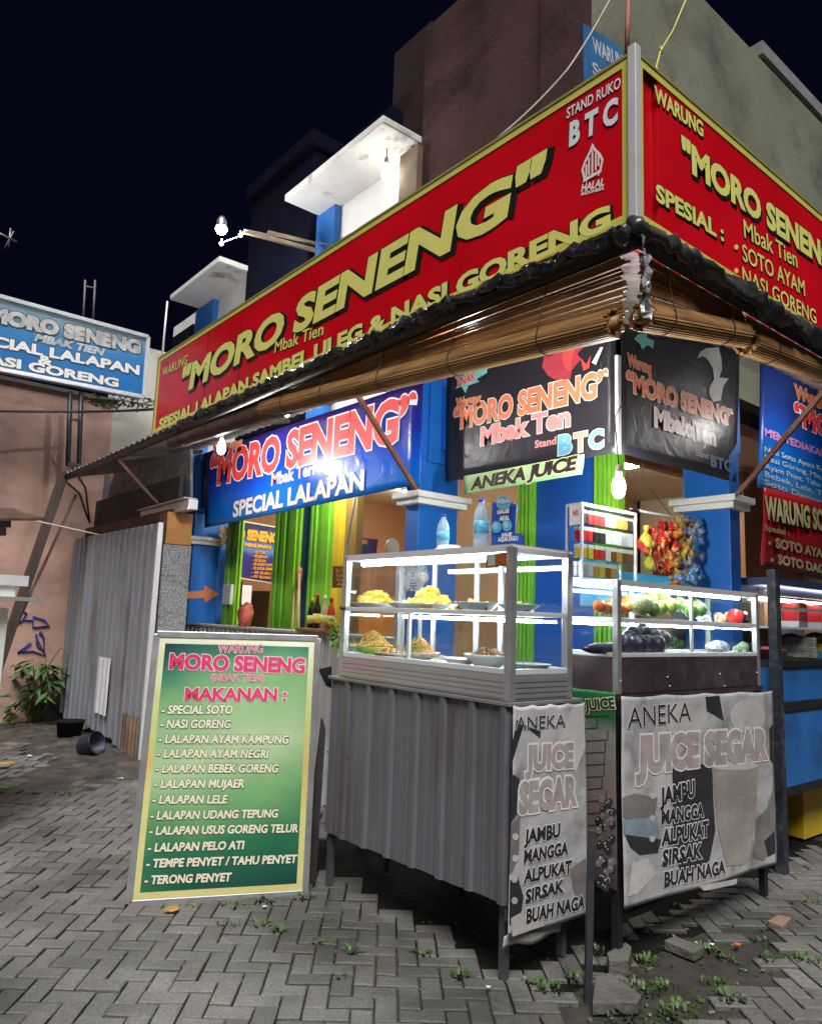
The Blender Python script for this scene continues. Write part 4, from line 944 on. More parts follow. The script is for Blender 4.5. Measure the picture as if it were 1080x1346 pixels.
shape(st, [Z5(664, 274), Z5(692, 270), Z5(692, 308), Z5(664, 312)], pl, mat('grey sticker field', (.45, .45, .42, 1), .5), .0016)
txt(st, '340', Z5(699, 303), Z5(735, 299), Z5(699, 272), pl, mat('sticker digits', (.55, .10, .02, 1), .5), LK, .03, .03, .002)
st.build('number_sticker', None, case1)
b = MB(); b.lathe([(.012, 0), (.012, .02), (.008, .03)], (2.437, 3.545, 1.535), 10, None, (-1, 0, 0)); b.build('lock', STEEL, case1)
c2 = (3.03, 4.44, 2.12, 2.44, 1.174, 1.345, 1.523, 1.708)
dv = AT(911, 820, 'y', 2.12).x
case2 = case('low glass case with fruit on a dark brown base at the stall corner', *c2, 'y', DKB, [('y', dv, 1.37, 1.69), ('Y', 3.6, 1.37, 1.69)], t=.026)
MB().tube([(3.10, 2.20, 1.681), (4.36, 2.20, 1.681)], .009, 8).build('light_tube', emat('case tube', (.92, .97, 1, 1), 42), case2)
MB().tube([(3.10, 2.36, 1.500), (4.36, 2.36, 1.500)], .006, 8).build('light_tube', emat('case tube low', (.92, .97, 1, 1), 40), case2)
rv = MB()
for (u, v) in ((815, 895), (877, 890), (946, 886), (952, 902), (994, 884), (880, 902)): rv.ball(AT(u, v, 'y', 2.118), .005, None, 6)
rv.build('rivet', ALUW, case2)

# ================================================================== LAMPS
BULB = emat('lit bulb', (1, .97, .92, 1), 150)
def bulb_lamp(name, label, p, r=.035, hang=None, m=BULB, hlen=.06, n=None, cat='bulb'):
    o = thing(name, label, cat, p); p = Vector(p)
    MB().lathe([(r * .45, r * 1.05), (r * .8, r * .6), (r, -.2 * r), (r * .9, -1.5 * r), (r * .5, -2.1 * r), (0, -2.2 * r)], p, 14).build('bulb', m, o)
    MB().lathe([(.017, r * 1.0), (.02, r * 1.0 + hlen * .5), (.016, r + hlen), (.006, r + hlen + .01)], p, 12).build('socket', mat('bulb socket', (.5, .5, .48, 1), .4), o)
    if hang: MB().tube([p + V3(0, 0, r + hlen)] + [Vector(h) for h in hang], .004, 6).build('flex', CABLE, o)
    return o
pb = AT(813, 636, 'y', 2.27)
bulb_lamp('pendant_bulb', 'lit spiral bulb hanging under the corner of the dark banners', pb, .034, [(pb.x + .02, 2.31, 2.6), (3.53, 2.44, 2.75)], emat('pendant bulb glow', (1, .97, .9, 1), 420))
lb2 = AT(291, 586, 'x', 2.72)
bulb_lamp('bulb', 'lit bulb glaring in front of the left end of the blue banner', lb2, .034, [V3(lb2.x, lb2.y, EZ - .0)], emat('banner bulb glow', (1, .98, .95, 1), 380))
cb = AT(505, 274, 'x', 3.55); cz = SZ1
bulb_lamp('bulb', 'lit bulb under the larger white canopy slab', V3(cb.x, cb.y, cz - .20), .04, [(cb.x, cb.y, cz)], emat('canopy bulb glow', (1, .98, .94, 1), 26), .08)
for k_, (p_, l_) in enumerate(((V3(2.60, 4.65, 2.985), 'added bulb tucked under the awning roof to light the blue banner'), (V3(2.62, 2.75, 2.985), 'added bulb tucked under the awning roof to light the rooster banner'), (V3(5.35, 1.95, 3.06), 'added bulb under the right awning roof to light the soto stall'))):  # unseen bulbs added to brighten the banners under the awning
    bulb_lamp('bulb', l_, p_, .034, None, emat(('dim added awning glow', 'added awning glow', 'right added awning glow')[k_], (1, .98, .95, 1), (190, 330, 110)[k_]), .05)
# lamps on a timber arm reaching out over the street
arm = thing('lamp_arm', 'thin timber arm carrying street lamps out from the upper wall', 'lamp arm', AT(415, 328, 'x', 3.6))
a0 = AT(415, 329, 'x', 3.6); a1 = AT(321, 304, 'x', 2.85); a2 = AT(291, 298, 'x', 2.62)
woodm = mat('pale timber', (.30, .22, .14, 1), .6, 0, .3, 8)
MB().bar(a0, a1, .035, .035).build('arm', woodm, arm); MB().bar(a0 + V3(0, .02, .08), AT(352, 305, 'x', 3.1), .03, .03).build('strut', woodm, arm)
MB().tube([AT(440, 322, 'x', 3.7), a0.lerp(a1, .3) + V3(0, 0, .05), a1 + V3(0, 0, .02), AT(316, 310, 'x', 2.8), AT(292, 319, 'x', 2.66)], .006, 6).build('flex', mat('grey flex', (.3, .3, .3, 1), .5), arm)
fl = thing('flood_lamp', 'glaring white flood lamp at the tip of the timber arm', 'lamp', a2)
MB().lathe([(.02, .10), (.045, .06), (.05, 0), (.05, -.005)], a2, 14).build('housing', ALU, fl)
MB().ball(a2 + V3(0, 0, -.02), .052, emat('flood glow', (.97, .98, 1, 1), 900), 14).build('lens', MATS['flood glow'], fl)
for (u, v, x) in ((316, 309, 2.80), (291, 320, 2.64)):
    p = AT(u, v, 'x', x); o = thing('small_bulb', 'small glinting bulb dangling below the timber arm beside the flood lamp', 'bulb', p, 'small bulbs on the arm')
    MB().ball(p, .018, emat('small bulb glow', (.85, .93, 1, 1), 25), 10).build('bulb', MATS['small bulb glow'], o); MB().lathe([(.010, .014), (.010, .045)], p, 8).build('socket', ALU, o)

# ================================================================== FOOD AND DISHES IN THE CASES
def plate_proto(r, name, label, m, h=.025, deep=False):
    o = thing(name, label, 'plate' if not deep else 'bowl', (0, 0, -5))
    b = MB(); pr = [(0, .004), (r * .55, .004), (r * .62, .006), (r, h), (r * 1.01, h + .003), (r * .98, h + .003), (r * .6, .012), (0, .010)] if not deep else [(0, .002), (r * .4, .002), (r * .45, .006), (r * .85, h * .7), (r, h), (r * .97, h + .001), (r * .8, h * .68), (r * .4, .012), (0, .010)]
    b.lathe([(a, z - 5) for a, z in pr], (0, 0, 0), 28, m); b.build('dish', m, o); return o
PL = None
def place_plate(u, v, z, xx, r, label, ax='x', m=CERAMIC, h=.035, deep=False, name='plate', grp='plates in the glass cases'):
    p = AT(u, v, ax, xx); p.z = z
    o = thing(name, label, 'bowl' if deep else 'plate', p, grp)
    b = MB(); pr = [(0, .003), (r * .5, .003), (r * .6, .008), (r, h), (r * 1.01, h + .003), (r * .97, h + .003), (r * .58, .013), (0, .011)]
    if deep: pr = [(0, .002), (r * .45, .002), (r * .5, .008), (r * .85, h * .62), (r, h), (r * .97, h + .002), (r * .8, h * .66), (r * .42, .012), (0, .010)]
    b.lathe(pr, p, 30, m); b.build('dish', m, o); return p
S1 = 1.534; S0 = 1.267
TOFU = mat('fried tofu', (.72, .42, .035, 1), .55, 0, .22, 30, bump=.3, bs=60, dirt=(.60, .30, .02, 1), dsc=30)
NOOD = mat('fried noodle', (.62, .35, .06, 1), .5, 0, .3, 40)
CHICK = mat('fried chicken', (.42, .20, .05, 1), .5, 0, .45, 25, bump=.5, bs=40)
MEAT = mat('brown meat', (.28, .12, .05, 1), .5, 0, .45, 30, bump=.5, bs=50)
rp = random.Random(12)
tb = MB(); tb.box((-.026, -.024, -.017), (.026, .024, .017)); tofu0 = tb.build('tofu_piece', TOFU, None, loc=(0, 0, 0), bevel=.007, seg=2)
def tofu_heap(p, R, H, n, label, group, first):
    for k in range(n):
        t = rp.random() ** .8; a = rp.random() * 6.283; rr_ = R * math.sqrt(rp.random())
        z = H * (1 - (rr_ / R) ** 1.3) * (.35 + .65 * ((k + 1) / n)) + .030
        loc = p + V3(math.cos(a) * rr_, math.sin(a) * rr_, z)
        o = tofu0 if first and k == 0 else tofu0.copy()
        if o is not tofu0: COL.objects.link(o)
        o.location = loc; o.rotation_euler = (rp.uniform(-.6, .6), rp.uniform(-.6, .6), rp.random() * 3); o.scale = (rp.uniform(.85, 1.15),) * 3
        tag(o, label, 'fried tofu', group)
def noodle_heap(p, R, H, label, m=NOOD, n=150, r=.0028, name='noodle_heap'):
    b = MB(); b.lathe([(R * .95, .02), (R * .75, H * .4 + .02), (R * .35, H * .8 + .02), (0, H * .92 + .015)], p, 16, m, jit=.12)
    for k in range(n):
        a = rp.random() * 6.283; d = rp.random() * 6.283; rr_ = R * .9 * math.sqrt(rp.random()); pts = []
        x, y = math.cos(a) * rr_, math.sin(a) * rr_
        for j in range(6):
            d += rp.uniform(-.8, .8); x += math.cos(d) * .013; y += math.sin(d) * .013
            q = min(1, math.hypot(x, y) / R); pts.append(p + V3(x, y, H * (1 - q ** 1.6) + .024 + rp.uniform(0, .008)))
        b.tube(pts, r, 5, m, caps=False)
    o = b.build(name, m, None, loc=p); tag(o, label, 'noodles'); return o
def chunks(p, R, H, n, s, m, label, group, cat, name, seed):
    r2 = random.Random(seed); b = MB(); b.ball((0, 0, 0), s, m, 10, (1.2, .8, .62), .5); o0 = b.build(name, m, None, loc=(0, 0, 0))
    for k in range(n):
        a = r2.random() * 6.283; rr_ = R * math.sqrt(r2.random()); o = o0
        if k: o = o0.copy(); COL.objects.link(o)
        o.location = p + V3(math.cos(a) * rr_, math.sin(a) * rr_, .026 + H * (1 - rr_ / R) * r2.random()); o.rotation_euler = (r2.random() * 3, r2.random() * 3, r2.random() * 3); o.scale = (r2.uniform(.7, 1.2),) * 3
        tag(o, label, cat, group)
X1 = 2.64
p = place_plate(492, 790, S1, X1, .135, 'white plate under the left heap of yellow tofu on the upper shelf'); tofu_heap(p, .095, .10, 42, 'yellow fried tofu piece in the left heap on the upper shelf', 'left heap of fried tofu', True)
p = place_plate(565, 790, S1, X1, .150, 'white plate under the right heap of yellow tofu on the upper shelf'); tofu_heap(p, .105, .115, 46, 'yellow fried tofu piece in the right heap on the upper shelf', 'right heap of fried tofu', False)
p = place_plate(530, 800, S1, 2.53, .085, 'small white plate of crisps between the two tofu heaps'); chunks(p, .06, .03, 10, .02, CHICK, 'brown fried crisp on the small plate between the tofu heaps', 'crisps between the tofu heaps', 'crisp', 'crisp', 1)
p = place_plate(627, 793, S1, 2.60, .115, 'white plate with brown pieces on the upper shelf right of the tofu', h=.045); chunks(p, .08, .03, 9, .026, CHICK, 'tan fried piece on the upper plate right of the tofu', 'fried pieces right of the tofu', 'fried food', 'fried_piece', 2)
p = place_plate(682, 797, S1, 2.66, .10, 'white plate at the right end of the upper shelf', h=.04); chunks(p, .06, .025, 6, .024, mat('green food', (.25, .28, .08, 1), .5, 0, .4), 'greenish piece on the plate at the right end of the upper shelf', 'food at the right end of the upper shelf', 'food', 'food_piece', 3)
p = place_plate(489, 858, S0, 2.66, .105, 'lime green bowl under the left noodle heap', m=mat('lime plastic', (.38, .62, .05, 1), .35), h=.05, deep=True, name='bowl'); noodle_heap(p + V3(0, 0, .03), .10, .085, 'heap of yellow fried noodles in the lime green bowl')
p = place_plate(549, 868, S0, 2.68, .125, 'white plate under the right noodle heap', h=.04); noodle_heap(p, .10, .095, 'heap of brown fried noodles on a white plate')
p = place_plate(516, 872, S0, 2.54, .10, 'white plate of fried chicken in front of the noodles'); chunks(p, .08, .045, 18, .026, CHICK, 'fried chicken piece on the plate in front of the noodles', 'fried chicken pieces in the food case', 'fried chicken', 'chicken_piece', 4)
p = place_plate(604, 878, S0, 2.58, .085, 'small empty white plate at the middle of the lower case floor')
p = place_plate(641, 876, S0, 2.62, .12, 'white bowl of brown meat on the lower case floor', deep=True, h=.065, name='bowl'); chunks(p + V3(0, 0, .035), .09, .02, 20, .024, MEAT, 'brown meat piece in the white bowl', 'brown meat pieces in the white bowl', 'meat', 'meat_piece', 5)
p = place_plate(696, 893, S0, 2.68, .10, 'pale blue grey dish at the right end of the lower case floor', m=mat('grey ceramic', (.40, .44, .5, 1), .2))
# fruit case
SY_ = 2.25; CB = 1.350; CM = 1.526
FRU = {}
def fruit(kind, m, r, sc, u, v, zbase, label, group, y=SY_, rot=0, leaf=None):
    p = AT(u, v, 'y', y)
    if kind not in FRU:
        b = MB(); b.ball((0, 0, 0), 1, m, 18, (1, 1, 1), 0)
        o = b.build(kind, m, None, loc=(0, 0, 0)); FRU[kind] = o
        if kind in ('orange', 'avocado', 'mango'):
            s_ = MB(); s_.tube([(0, 0, .95), (0, .02, 1.12)], .07, 6, mat('fruit stalk', (.12, .09, .03, 1), .7)); so = s_.build('stalk', MATS['fruit stalk'], o)
    else:
        o = dup(FRU[kind], p)
    o.location = (p.x, p.y, max(p.z, zbase + r * sc[2] * .9)); o.scale = (r * sc[0], r * sc[1], r * sc[2]); o.rotation_euler = (rot, .3 * rp.random(), rp.random() * 3)
    if kind != 'melon': o.rotation_euler[0] = rot + rp.uniform(-.25, .25)
    return tag(o, label, kind, group)
ORG = mat('orange peel', (.66, .15, .025, 1), .4, 0, .3, 1.6, bump=.15, bs=8); AVO = mat('green avocado skin', (.26, .34, .05, 1), .35, 0, .45, 1.6, bump=.2, bs=4, dirt=(.12, .14, .03, 1), dsc=2, dlo=.55); MANG = mat('dark green mango skin', (.10, .20, .05, 1), .35, 0, .5, 1.5, dirt=(.30, .30, .06, 1), dsc=1.6, dlo=.55)
MEL = mat('netted melon skin', (.22, .32, .10, 1), .6, 0, .4, 4, bump=.8, bs=7, dirt=(.50, .50, .26, 1), dsc=9, dlo=.48, dhi=.56); EGG = mat('aubergine skin', (.022, .017, .045, 1), .3, 0, .4, 2, coat=.1)
for (u, v, y) in ((788, 797, 2.24), (797, 800, 2.22), (803, 795, 2.27), (814, 801, 2.2), (821, 799, 2.26), (823, 791, 2.3)): fruit('orange', ORG, .034, (1, 1, .97), u, v, CM, 'orange tomato in the row left of the melon', 'orange tomatoes in the fruit case', y)
fruit('melon', MEL, .062, (1.25, 1, .9), 841, 795, CM, 'pale netted melon between the tomatoes and the green fruit', None, 2.22); del FRU['melon']
for (u, v, y) in ((855, 786, 2.32), (871, 785, 2.33), (868, 800, 2.2), (881, 797, 2.22)): fruit('avocado', AVO, .040, (.95, .95, 1.1), u, v, CM, 'yellow green round fruit right of the netted melon', 'yellow green fruit in the fruit case', y)
for (u, v, y) in ((858, 801, 2.18), (892, 794, 2.28), (902, 798, 2.22), (908, 804, 2.18), (915, 797, 2.3), (920, 801, 2.22)): fruit('mango', MANG, .037, (1, .9, 1.15), u, v, CM, 'dark green mango heaped near the case divider', 'dark green mangoes in the fruit case', y)
for (u, v, y) in ((821, 850, 2.22), (832, 836, 2.3), (839, 850, 2.2), (845, 833, 2.32), (851, 851, 2.22), (858, 838, 2.3), (863, 850, 2.2), (870, 842, 2.3), (826, 842, 2.28)): fruit('aubergine', EGG, .049, (1, .95, 1.12), u, v, CB, 'glossy dark round fruit in the heap on the lower floor', 'dark round fruit on the case floor', y)
b = MB(); pe = [AT(766 + i * 8.5, 853 - i * .2, 'y', 2.2) for i in range(7)]; b.tube(pe, [.008, .02, .026, .027, .026, .03, .022], 14, EGG); tag(b.build('long_aubergine', EGG, None, loc=pe[3]), 'long dark aubergine lying left of the round dark fruit', 'aubergine')
for (u, v, l, m) in ((888, 852, 'small green leafy bundle right of the dark fruit', mat('leafy green', (.08, .18, .04, 1), .6, 0, .4, 30)), ):
    p = AT(u, v, 'y', 2.25); b = MB()
    for k in range(60):
        a = rp.random() * 6.28; q = p + V3(rp.gauss(0, .03), rp.gauss(0, .02), abs(rp.gauss(0, .02)))
        b.add([q, q + V3(.02 * math.cos(a), .02 * math.sin(a), .012), q + V3(.01 * math.cos(a + 1.2), .01 * math.sin(a + 1.2), .02)], [(0, 1, 2)], m)
    tag(b.build('leaf_bundle', m, None, loc=p), l, 'vegetable')
jar = thing('jar', 'clear jar lying on its side, red lid, inside the fruit case', 'jar', AT(975, 812, 'y', 2.22))
pj = AT(965, 812, 'y', 2.22); pj.z = CM + .046
MB().lathe([(.042, 0), (.044, .02), (.044, .13), (.03, .145)], pj + V3(.02, .0, 0), 18, None, (1, .25, 0)).build('body', mat('dark jar', (.02, .02, .03, 1), .15, 0, .2), jar)
MB().lathe([(0, -.024), (.044, -.024), (.046, -.02), (.046, .0), (.0, .0)], pj + V3(.018, 0, 0), 18, None, (1, .25, 0)).build('lid', mat('red plastic', (.65, .02, .02, 1), .35), jar)
def bag(name, label, u, v, z, y, w, h, m, seed):
    r2 = random.Random(seed); p = AT(u, v, 'y', y); p.z = z; b = MB()
    for q in range(5): b.ball(p + V3(r2.uniform(-.5, .5) * w, r2.uniform(-.3, .3) * w, h * r2.uniform(.25, .5)), 1, m, 14, (w * r2.uniform(.4, .8), w * r2.uniform(.3, .5), h * r2.uniform(.25, .5)), .45)
    b.sm = [False] * len(b.sm)
    tag(b.build(name, m, None, loc=p), label, 'plastic bag')
PBAG = mat('milky plastic', (.60, .62, .66, 1), .25, 0, .1, 10, bump=.5, bs=30)
bag('plastic_bag', 'orange tinted plastic bag on the upper fruit shelf beside the red lidded jar', 950, 812, CM + .002, 2.3, .07, .08, mat('orange milky plastic', (.70, .42, .26, 1), .3, 0, .25, 25, bump=.5, bs=30), 1)
bag('plastic_bag', 'white plastic bag on the lower floor at the right of the fruit case', 943, 860, CB + .002, 2.25, .10, .09, PBAG, 2)
bag('plastic_bag', 'pale green plastic bag at the lower right end of the fruit case', 975, 862, CB + .002, 2.22, .055, .075, mat('green milky plastic', (.42, .60, .36, 1), .3, 0, .2, 12, bump=.5, bs=30), 3)
bag('plastic_bag', 'milky plastic bag on the upper shelf above the lower white bag', 925, 812, CM + .002, 2.34, .06, .07, PBAG, 5)

# ================================================================== THINGS STANDING ON THE CASES
WAT = mat('water bottle plastic', (.50, .72, .88, 1), .12, 0, .12, 14); WAT.node_tree.nodes['Principled BSDF'].inputs['Alpha'].default_value = .5
def bottle(label, p, h, r, grp='water bottles on the food case'):
    o = thing('water_bottle', label, 'bottle', p, grp); b = MB()
    pr = [(0, 0), (r * .9, .003), (r, .02)]
    for k in range(9): pr += [(r, h * (.08 + k * .055)), (r * .93, h * (.10 + k * .055)), (r, h * (.12 + k * .055))]
    pr += [(r, h * .66), (r * .8, h * .78), (r * .38, h * .90), (r * .36, h * .94)]
    b.lathe(pr, p, 20); b.build('bottle', WAT, o)
    MB().lathe([(r * .42, h * .935), (r * .44, h * .94), (r * .44, h * .995), (0, h)], p, 14).build('bottle_cap', mat('blue cap', (.02, .08, .45, 1), .4), o)
    MB().lathe([(r * 1.012, h * .36), (r * 1.012, h * .58)], p, 20).build('paper_label', mat('blue bottle label', (.10, .42, .70, 1), .4, 0, .5, 25), o)
T_ = 1.842
p = AT(633, 655, 'x', 2.76); bottle('tall clear water bottle with blue cap beside the blue standee', V3(p.x, p.y, T_), p.z - T_, .041)
p = AT(583, 676, 'x', 2.76); bottle('shorter clear water bottle in front of the blue pillar', V3(p.x, p.y, T_), p.z - T_, .036)
p = AT(590, 722, 'x', 2.72); p.z = T_; o = thing('plate', 'upturned white plate on top of the food case', 'plate', p)
MB().lathe([(.12, 0), (.118, .006), (.07, .035), (.06, .05), (0, .05)], p, 28).build('dish', CERAMIC, o)
# bottle-shaped advertising standee
pl = ('x', 2.80); o = thing('standee', 'blue bottle shaped cardboard standee on top of the food case', 'standee', AT(664, 716, *pl))
BLS = mat('standee blue', (.02, .10, .50, 1), .4, 0, .25, 8); N = panel_n(pl)
body = [Z5(*q) for q in [(676, 230), (676, 150), (680, 62), (700, 58), (760, 62), (777, 72), (772, 120), (768, 180), (800, 190), (802, 225), (790, 236)]]
MB().plate([AT(u, v, *pl) for u, v in body], .006, N).build('card', BLS, o)
L = MB()
shape(L, circ(*Z5(728, 62), 9.5, 9.5, 24), pl, mat('pale cyan print', (.40, .66, .80, 1), .4), .008); shape(L, circ(*Z5(728, 62), 8, 8, 24), pl, mat('sky print', (.12, .48, .72, 1), .4), .010)
txt(L, 'AQUA', Z5(706, 66), Z5(752, 62), Z5(706, 52), pl, LW, None, .02, .03, .012)
txt(L, 'HAUS?', Z5(704, 108), Z5(752, 102), Z5(704, 92), pl, LW, None, .02, .04, .008); txt(L, 'AKAL', Z5(712, 134), Z5(752, 130), Z5(712, 117), pl, LW, None, .02, .03, .008)
txt(L, 'HAUS?', Z5(722, 197), Z5(762, 193), Z5(722, 184), pl, LW, None, .02, .04, .008); txt(L, 'AQUA DULU', Z5(706, 216), Z5(786, 210), Z5(706, 201), pl, LW, None, .02, .04, .008)
for (cx, cy_) in ((700, 158), (742, 152)): shape(L, circ(*Z5(cx, cy_), 6.5, 8, 20), pl, MATS['sky print'], .007); shape(L, circ(*Z5(cx - 2, cy_ - 3), 3.4, 4.5, 16), pl, MATS['pale cyan print'], .009)
L.build('lettering', None, o)
MB().bar(AT(664, 712, 'x', 2.805), V3(2.85, AT(664, 712, 'x', 2.805).y, T_), .03, .006).build('foot', BLS, o)

# ------------------------------------------------------------------ cigarette cabinet
KX0, KX1, KY0, KY1, KZ0 = 3.035, 3.515, 2.335, 2.44, 1.717
KZ1 = AT(765, 661, 'y', KY0).z
kb = thing('cigarette_cabinet', 'small white framed glass cabinet of cigarette packs on the fruit case', 'cabinet', ((KX0 + KX1) / 2, KY0, KZ0))
for (x, y) in ((KX0, KY0), (KX1 - .012, KY0), (KX0, KY1 - .012), (KX1 - .012, KY1 - .012)): MB().box((x, y, KZ0), (x + .012, y + .012, KZ1)).build('corner_post', ALUW, kb)
b = MB()
for z in (KZ0, KZ1 - .012): b.box((KX0 + .012, KY0, z), (KX1 - .012, KY0 + .01, z + .012)).box((KX0, KY0 + .012, z), (KX0 + .01, KY1 - .012, z + .012))
b.box((KX0 + .001, KY0 + .001, KZ1), (KX1 - .001, KY1 - .001, KZ1 + .004)); b.build('rail', ALUW, kb)
SH = [AT(765, v, 'y', KY0).z for v in (762, 735, 711.5, 687.5)]
SH = [KZ0 + .02 + i * (KZ1 - KZ0 - .03) / 4 for i in range(4)]
for z in SH: MB().box((KX0 + .003, KY0 + .002, z - .006), (KX1 - .003, KY1 - .002, z)).build('glass_shelf', MATS['shelf glass'], kb)
MB().box((KX0 + .012, KY0 + .002, KZ0 + .012), (KX1 - .012, KY0 + .005, KZ1 - .012)).build('glass_pane', GLASS, kb)
pt = MB(); plq = ('x', KX0 - .002); shape(pt, [(748, 665), (763, 663), (763, 689), (748, 691)], plq, LW, 0); txt(pt, 'NO', (753, 678), (760, 677), (753, 671), plq, LR, None, .02, .02, .002); pt.build('paper_notice', None, kb)
PK = {'red': (.60, .03, .03), 'white': (.72, .72, .72), 'black': (.03, .03, .035), 'gold': (.52, .30, .06), 'yellow': (.72, .52, .05), 'brown': (.22, .09, .03), 'silver': (.48, .50, .54), 'navy': (.03, .06, .25), 'green': (.06, .30, .12)}
PKM = {k: mat(k + ' pack card', v + (1,), .4, 0, .1, 12) for k, v in PK.items()}
rows = [['silver', 'white', 'gold', 'yellow', 'brown', 'gold'], ['yellow', 'yellow', 'red', 'red', 'white', 'brown', 'gold', 'brown', 'brown'], ['red', 'red', 'black', 'black', 'white', 'white', 'white', 'silver', 'white'], ['black', 'red', 'red', 'red', 'silver', 'white', 'gold', 'gold', 'black']]
tb = MB(); tb.box((-.023, -.011, 0), (.0235, .011, .074)); pk0 = tb.build('cigarette_pack', PKM['red'], None, loc=(0, 0, 0), bevel=.0015)
WB = mat('pack band', (.75, .74, .72, 1), .45)
nb_ = MB(); nb_.box((-.0237, -.0113, .054), (.0237, .0113, .0742)); band0 = nb_.build('pack_band', WB, pk0)
firstp = True
names = ['lowest', 'second', 'third', 'top']
for si, row in enumerate(rows):
    cnt = {}
    for layer in (0, 1):
        for i, cname in enumerate(row):
            pass
            x = KX0 + .042 + i * .0505; z = SH[si] + .0006; y = KY0 + .027 + layer * .027
            if layer: z += 0.0
            o = pk0 if firstp else pk0.copy()
            if not firstp:
                COL.objects.link(o); d = band0.copy(); COL.objects.link(d); d.parent = o
            firstp = False
            o.location = (x + rp.uniform(-.002, .002), y, z); o.rotation_euler = (0, 0, rp.uniform(-.06, .06)); recolor(o, PKM[cname])
            tag(o, f'{cname} cigarette pack standing on the {names[si]} shelf of the glass cabinet', 'cigarette pack', f'{cname} packs on the {names[si]} cabinet shelf')

# ------------------------------------------------------------------ hanging bunches of snack packets
PN = {'red': (.66, .03, .03), 'orange': (.75, .22, .03), 'brown': (.26, .12, .05), 'golden': (.70, .42, .05), 'blue': (.06, .25, .60), 'silver blue': (.30, .42, .58)}
PNM = {k: mat(k + ' snack foil', v + (1,), .25, .15, .4, 30, bump=.5, bs=40, dirt=((.75, .62, .2, 1) if 'blue' not in k else (.7, .72, .75, 1)), dsc=26, dlo=.53, dhi=.6) for k, v in PN.items()}
b = MB()
def pouch(u, v):
    x = (u - .5) * 2; y = (v - .5) * 2
    f = (1 - abs(x) ** 4) * (1 - abs(y) ** 3)
    return x, y, f
for sg in (-1, 1):
    b.grid(lambda u, v: V3(pouch(u, v)[0] * .027 * (1 - .10 * (1 - abs(pouch(u, v)[1]))), sg * (.0012 + .016 * max(0, pouch(u, v)[2])) , pouch(u, v)[1] * .040), 6, 8)
sn0 = b.build('snack_packet', PNM['red'], None, loc=(0, 0, 0))
rod = AT(829, 669, 'y', 2.62); rod2 = AT(915, 686, 'y', 2.62)
o = thing('hanging_rod', 'thin white rod hung on a string above the snack packets', 'rod', rod)
MB().tube([rod, rod2 + V3(.0, 0, 0)], .008, 8).build('rod', ALUW, o); MB().tube([AT(829, 669, 'y', 2.62), AT(838, 672, 'y', 2.62)], .013, 8).build('grip', CABLE, o)
MB().tube([AT(844, 672, 'y', 2.62), V3(AT(844, 640, 'y', 2.62).x, 2.62, 3.0)], .0025, 5).build('string', STR, o)
MB().tube([AT(852, 640, 'y', 2.62), AT(892, 690, 'y', 2.62)], .0025, 5).build('string', STR, o)
k = 0
for (u, v) in [(843 + i * 8.2 + (j % 2) * 4, 694 + j * 7.2 + (6 if i < 2 else 0) - max(0, i - 2) * 1.2 + (4 if i < 3 else 0)) for j in range(12) for i in range(10)]:
    if v > 700 + (u - 838) * .95 + 26 and u < 872: continue
    if v < 712 - (u - 838) * .5 and u < 856: continue
    if u > 917: continue
    y = 2.62 + rp.uniform(-.03, .05); p = AT(u + rp.uniform(-3, 3), v + rp.uniform(-3, 3), 'y', y)
    q = (u - 838) / 80 + rp.uniform(-.12, .12) + (v - 700) / 420
    cname = ('red' if rp.random() < .8 else 'orange') if q < .6 else rp.choice(['brown', 'golden', 'orange', 'brown', 'red']) if q < .86 else rp.choice(['blue', 'silver blue'])
    s_ = sn0 if k == 0 else sn0.copy()
    if k: COL.objects.link(s_)
    k += 1
    s_.location = p; s_.rotation_euler = (rp.uniform(-.5, .5), rp.choice([1.57, 1.2, -1.3, .5]) + rp.uniform(-.5, .5), rp.uniform(-.5, .5)); s_.scale = (rp.uniform(1.0, 1.3),) * 3; recolor(s_, PNM[cname])
    tag(s_, f'{cname} snack packet in the bunch hanging right of the cigarette cabinet', 'snack packet', f'{cname} snack packets hanging in a bunch')
for (u, v, m, l, r) in ((849, 712, mat('yellow snack bag', (.70, .58, .08, 1), .3, 0, .35, 20, bump=.4), 'large yellow bag hanging under the red snack packets', .05), (853, 740, mat('yellow fruit bag', (.58, .56, .05, 1), .35, 0, .4, 12, bump=.3), 'yellow green bundle in a clear bag below the yellow bag', .042)):
    p = AT(u, v, 'y', 2.6); b = MB(); b.ball(p, 1, m, 14, (r, r * .6, r * 1.15), .15); b.tube([p + V3(0, 0, r), p + V3(0, 0, r + .05)], [.012, .02], 8, m); tag(b.build('snack_bag', m, None, loc=p), l, 'bag')
b = MB(); p = AT(872, 762, 'y', 2.6); b.box((3.55, 2.55, AT(872, 770, 'y', 2.55).z - .15), (4.2, 2.75, AT(872, 757, 'y', 2.55).z)); tag(b.build('blue_box', mat('sky blue plastic', (.05, .40, .72, 1), .4), None, loc=p, bevel=.008), 'sky blue plastic box below the hanging snack packets', 'box')

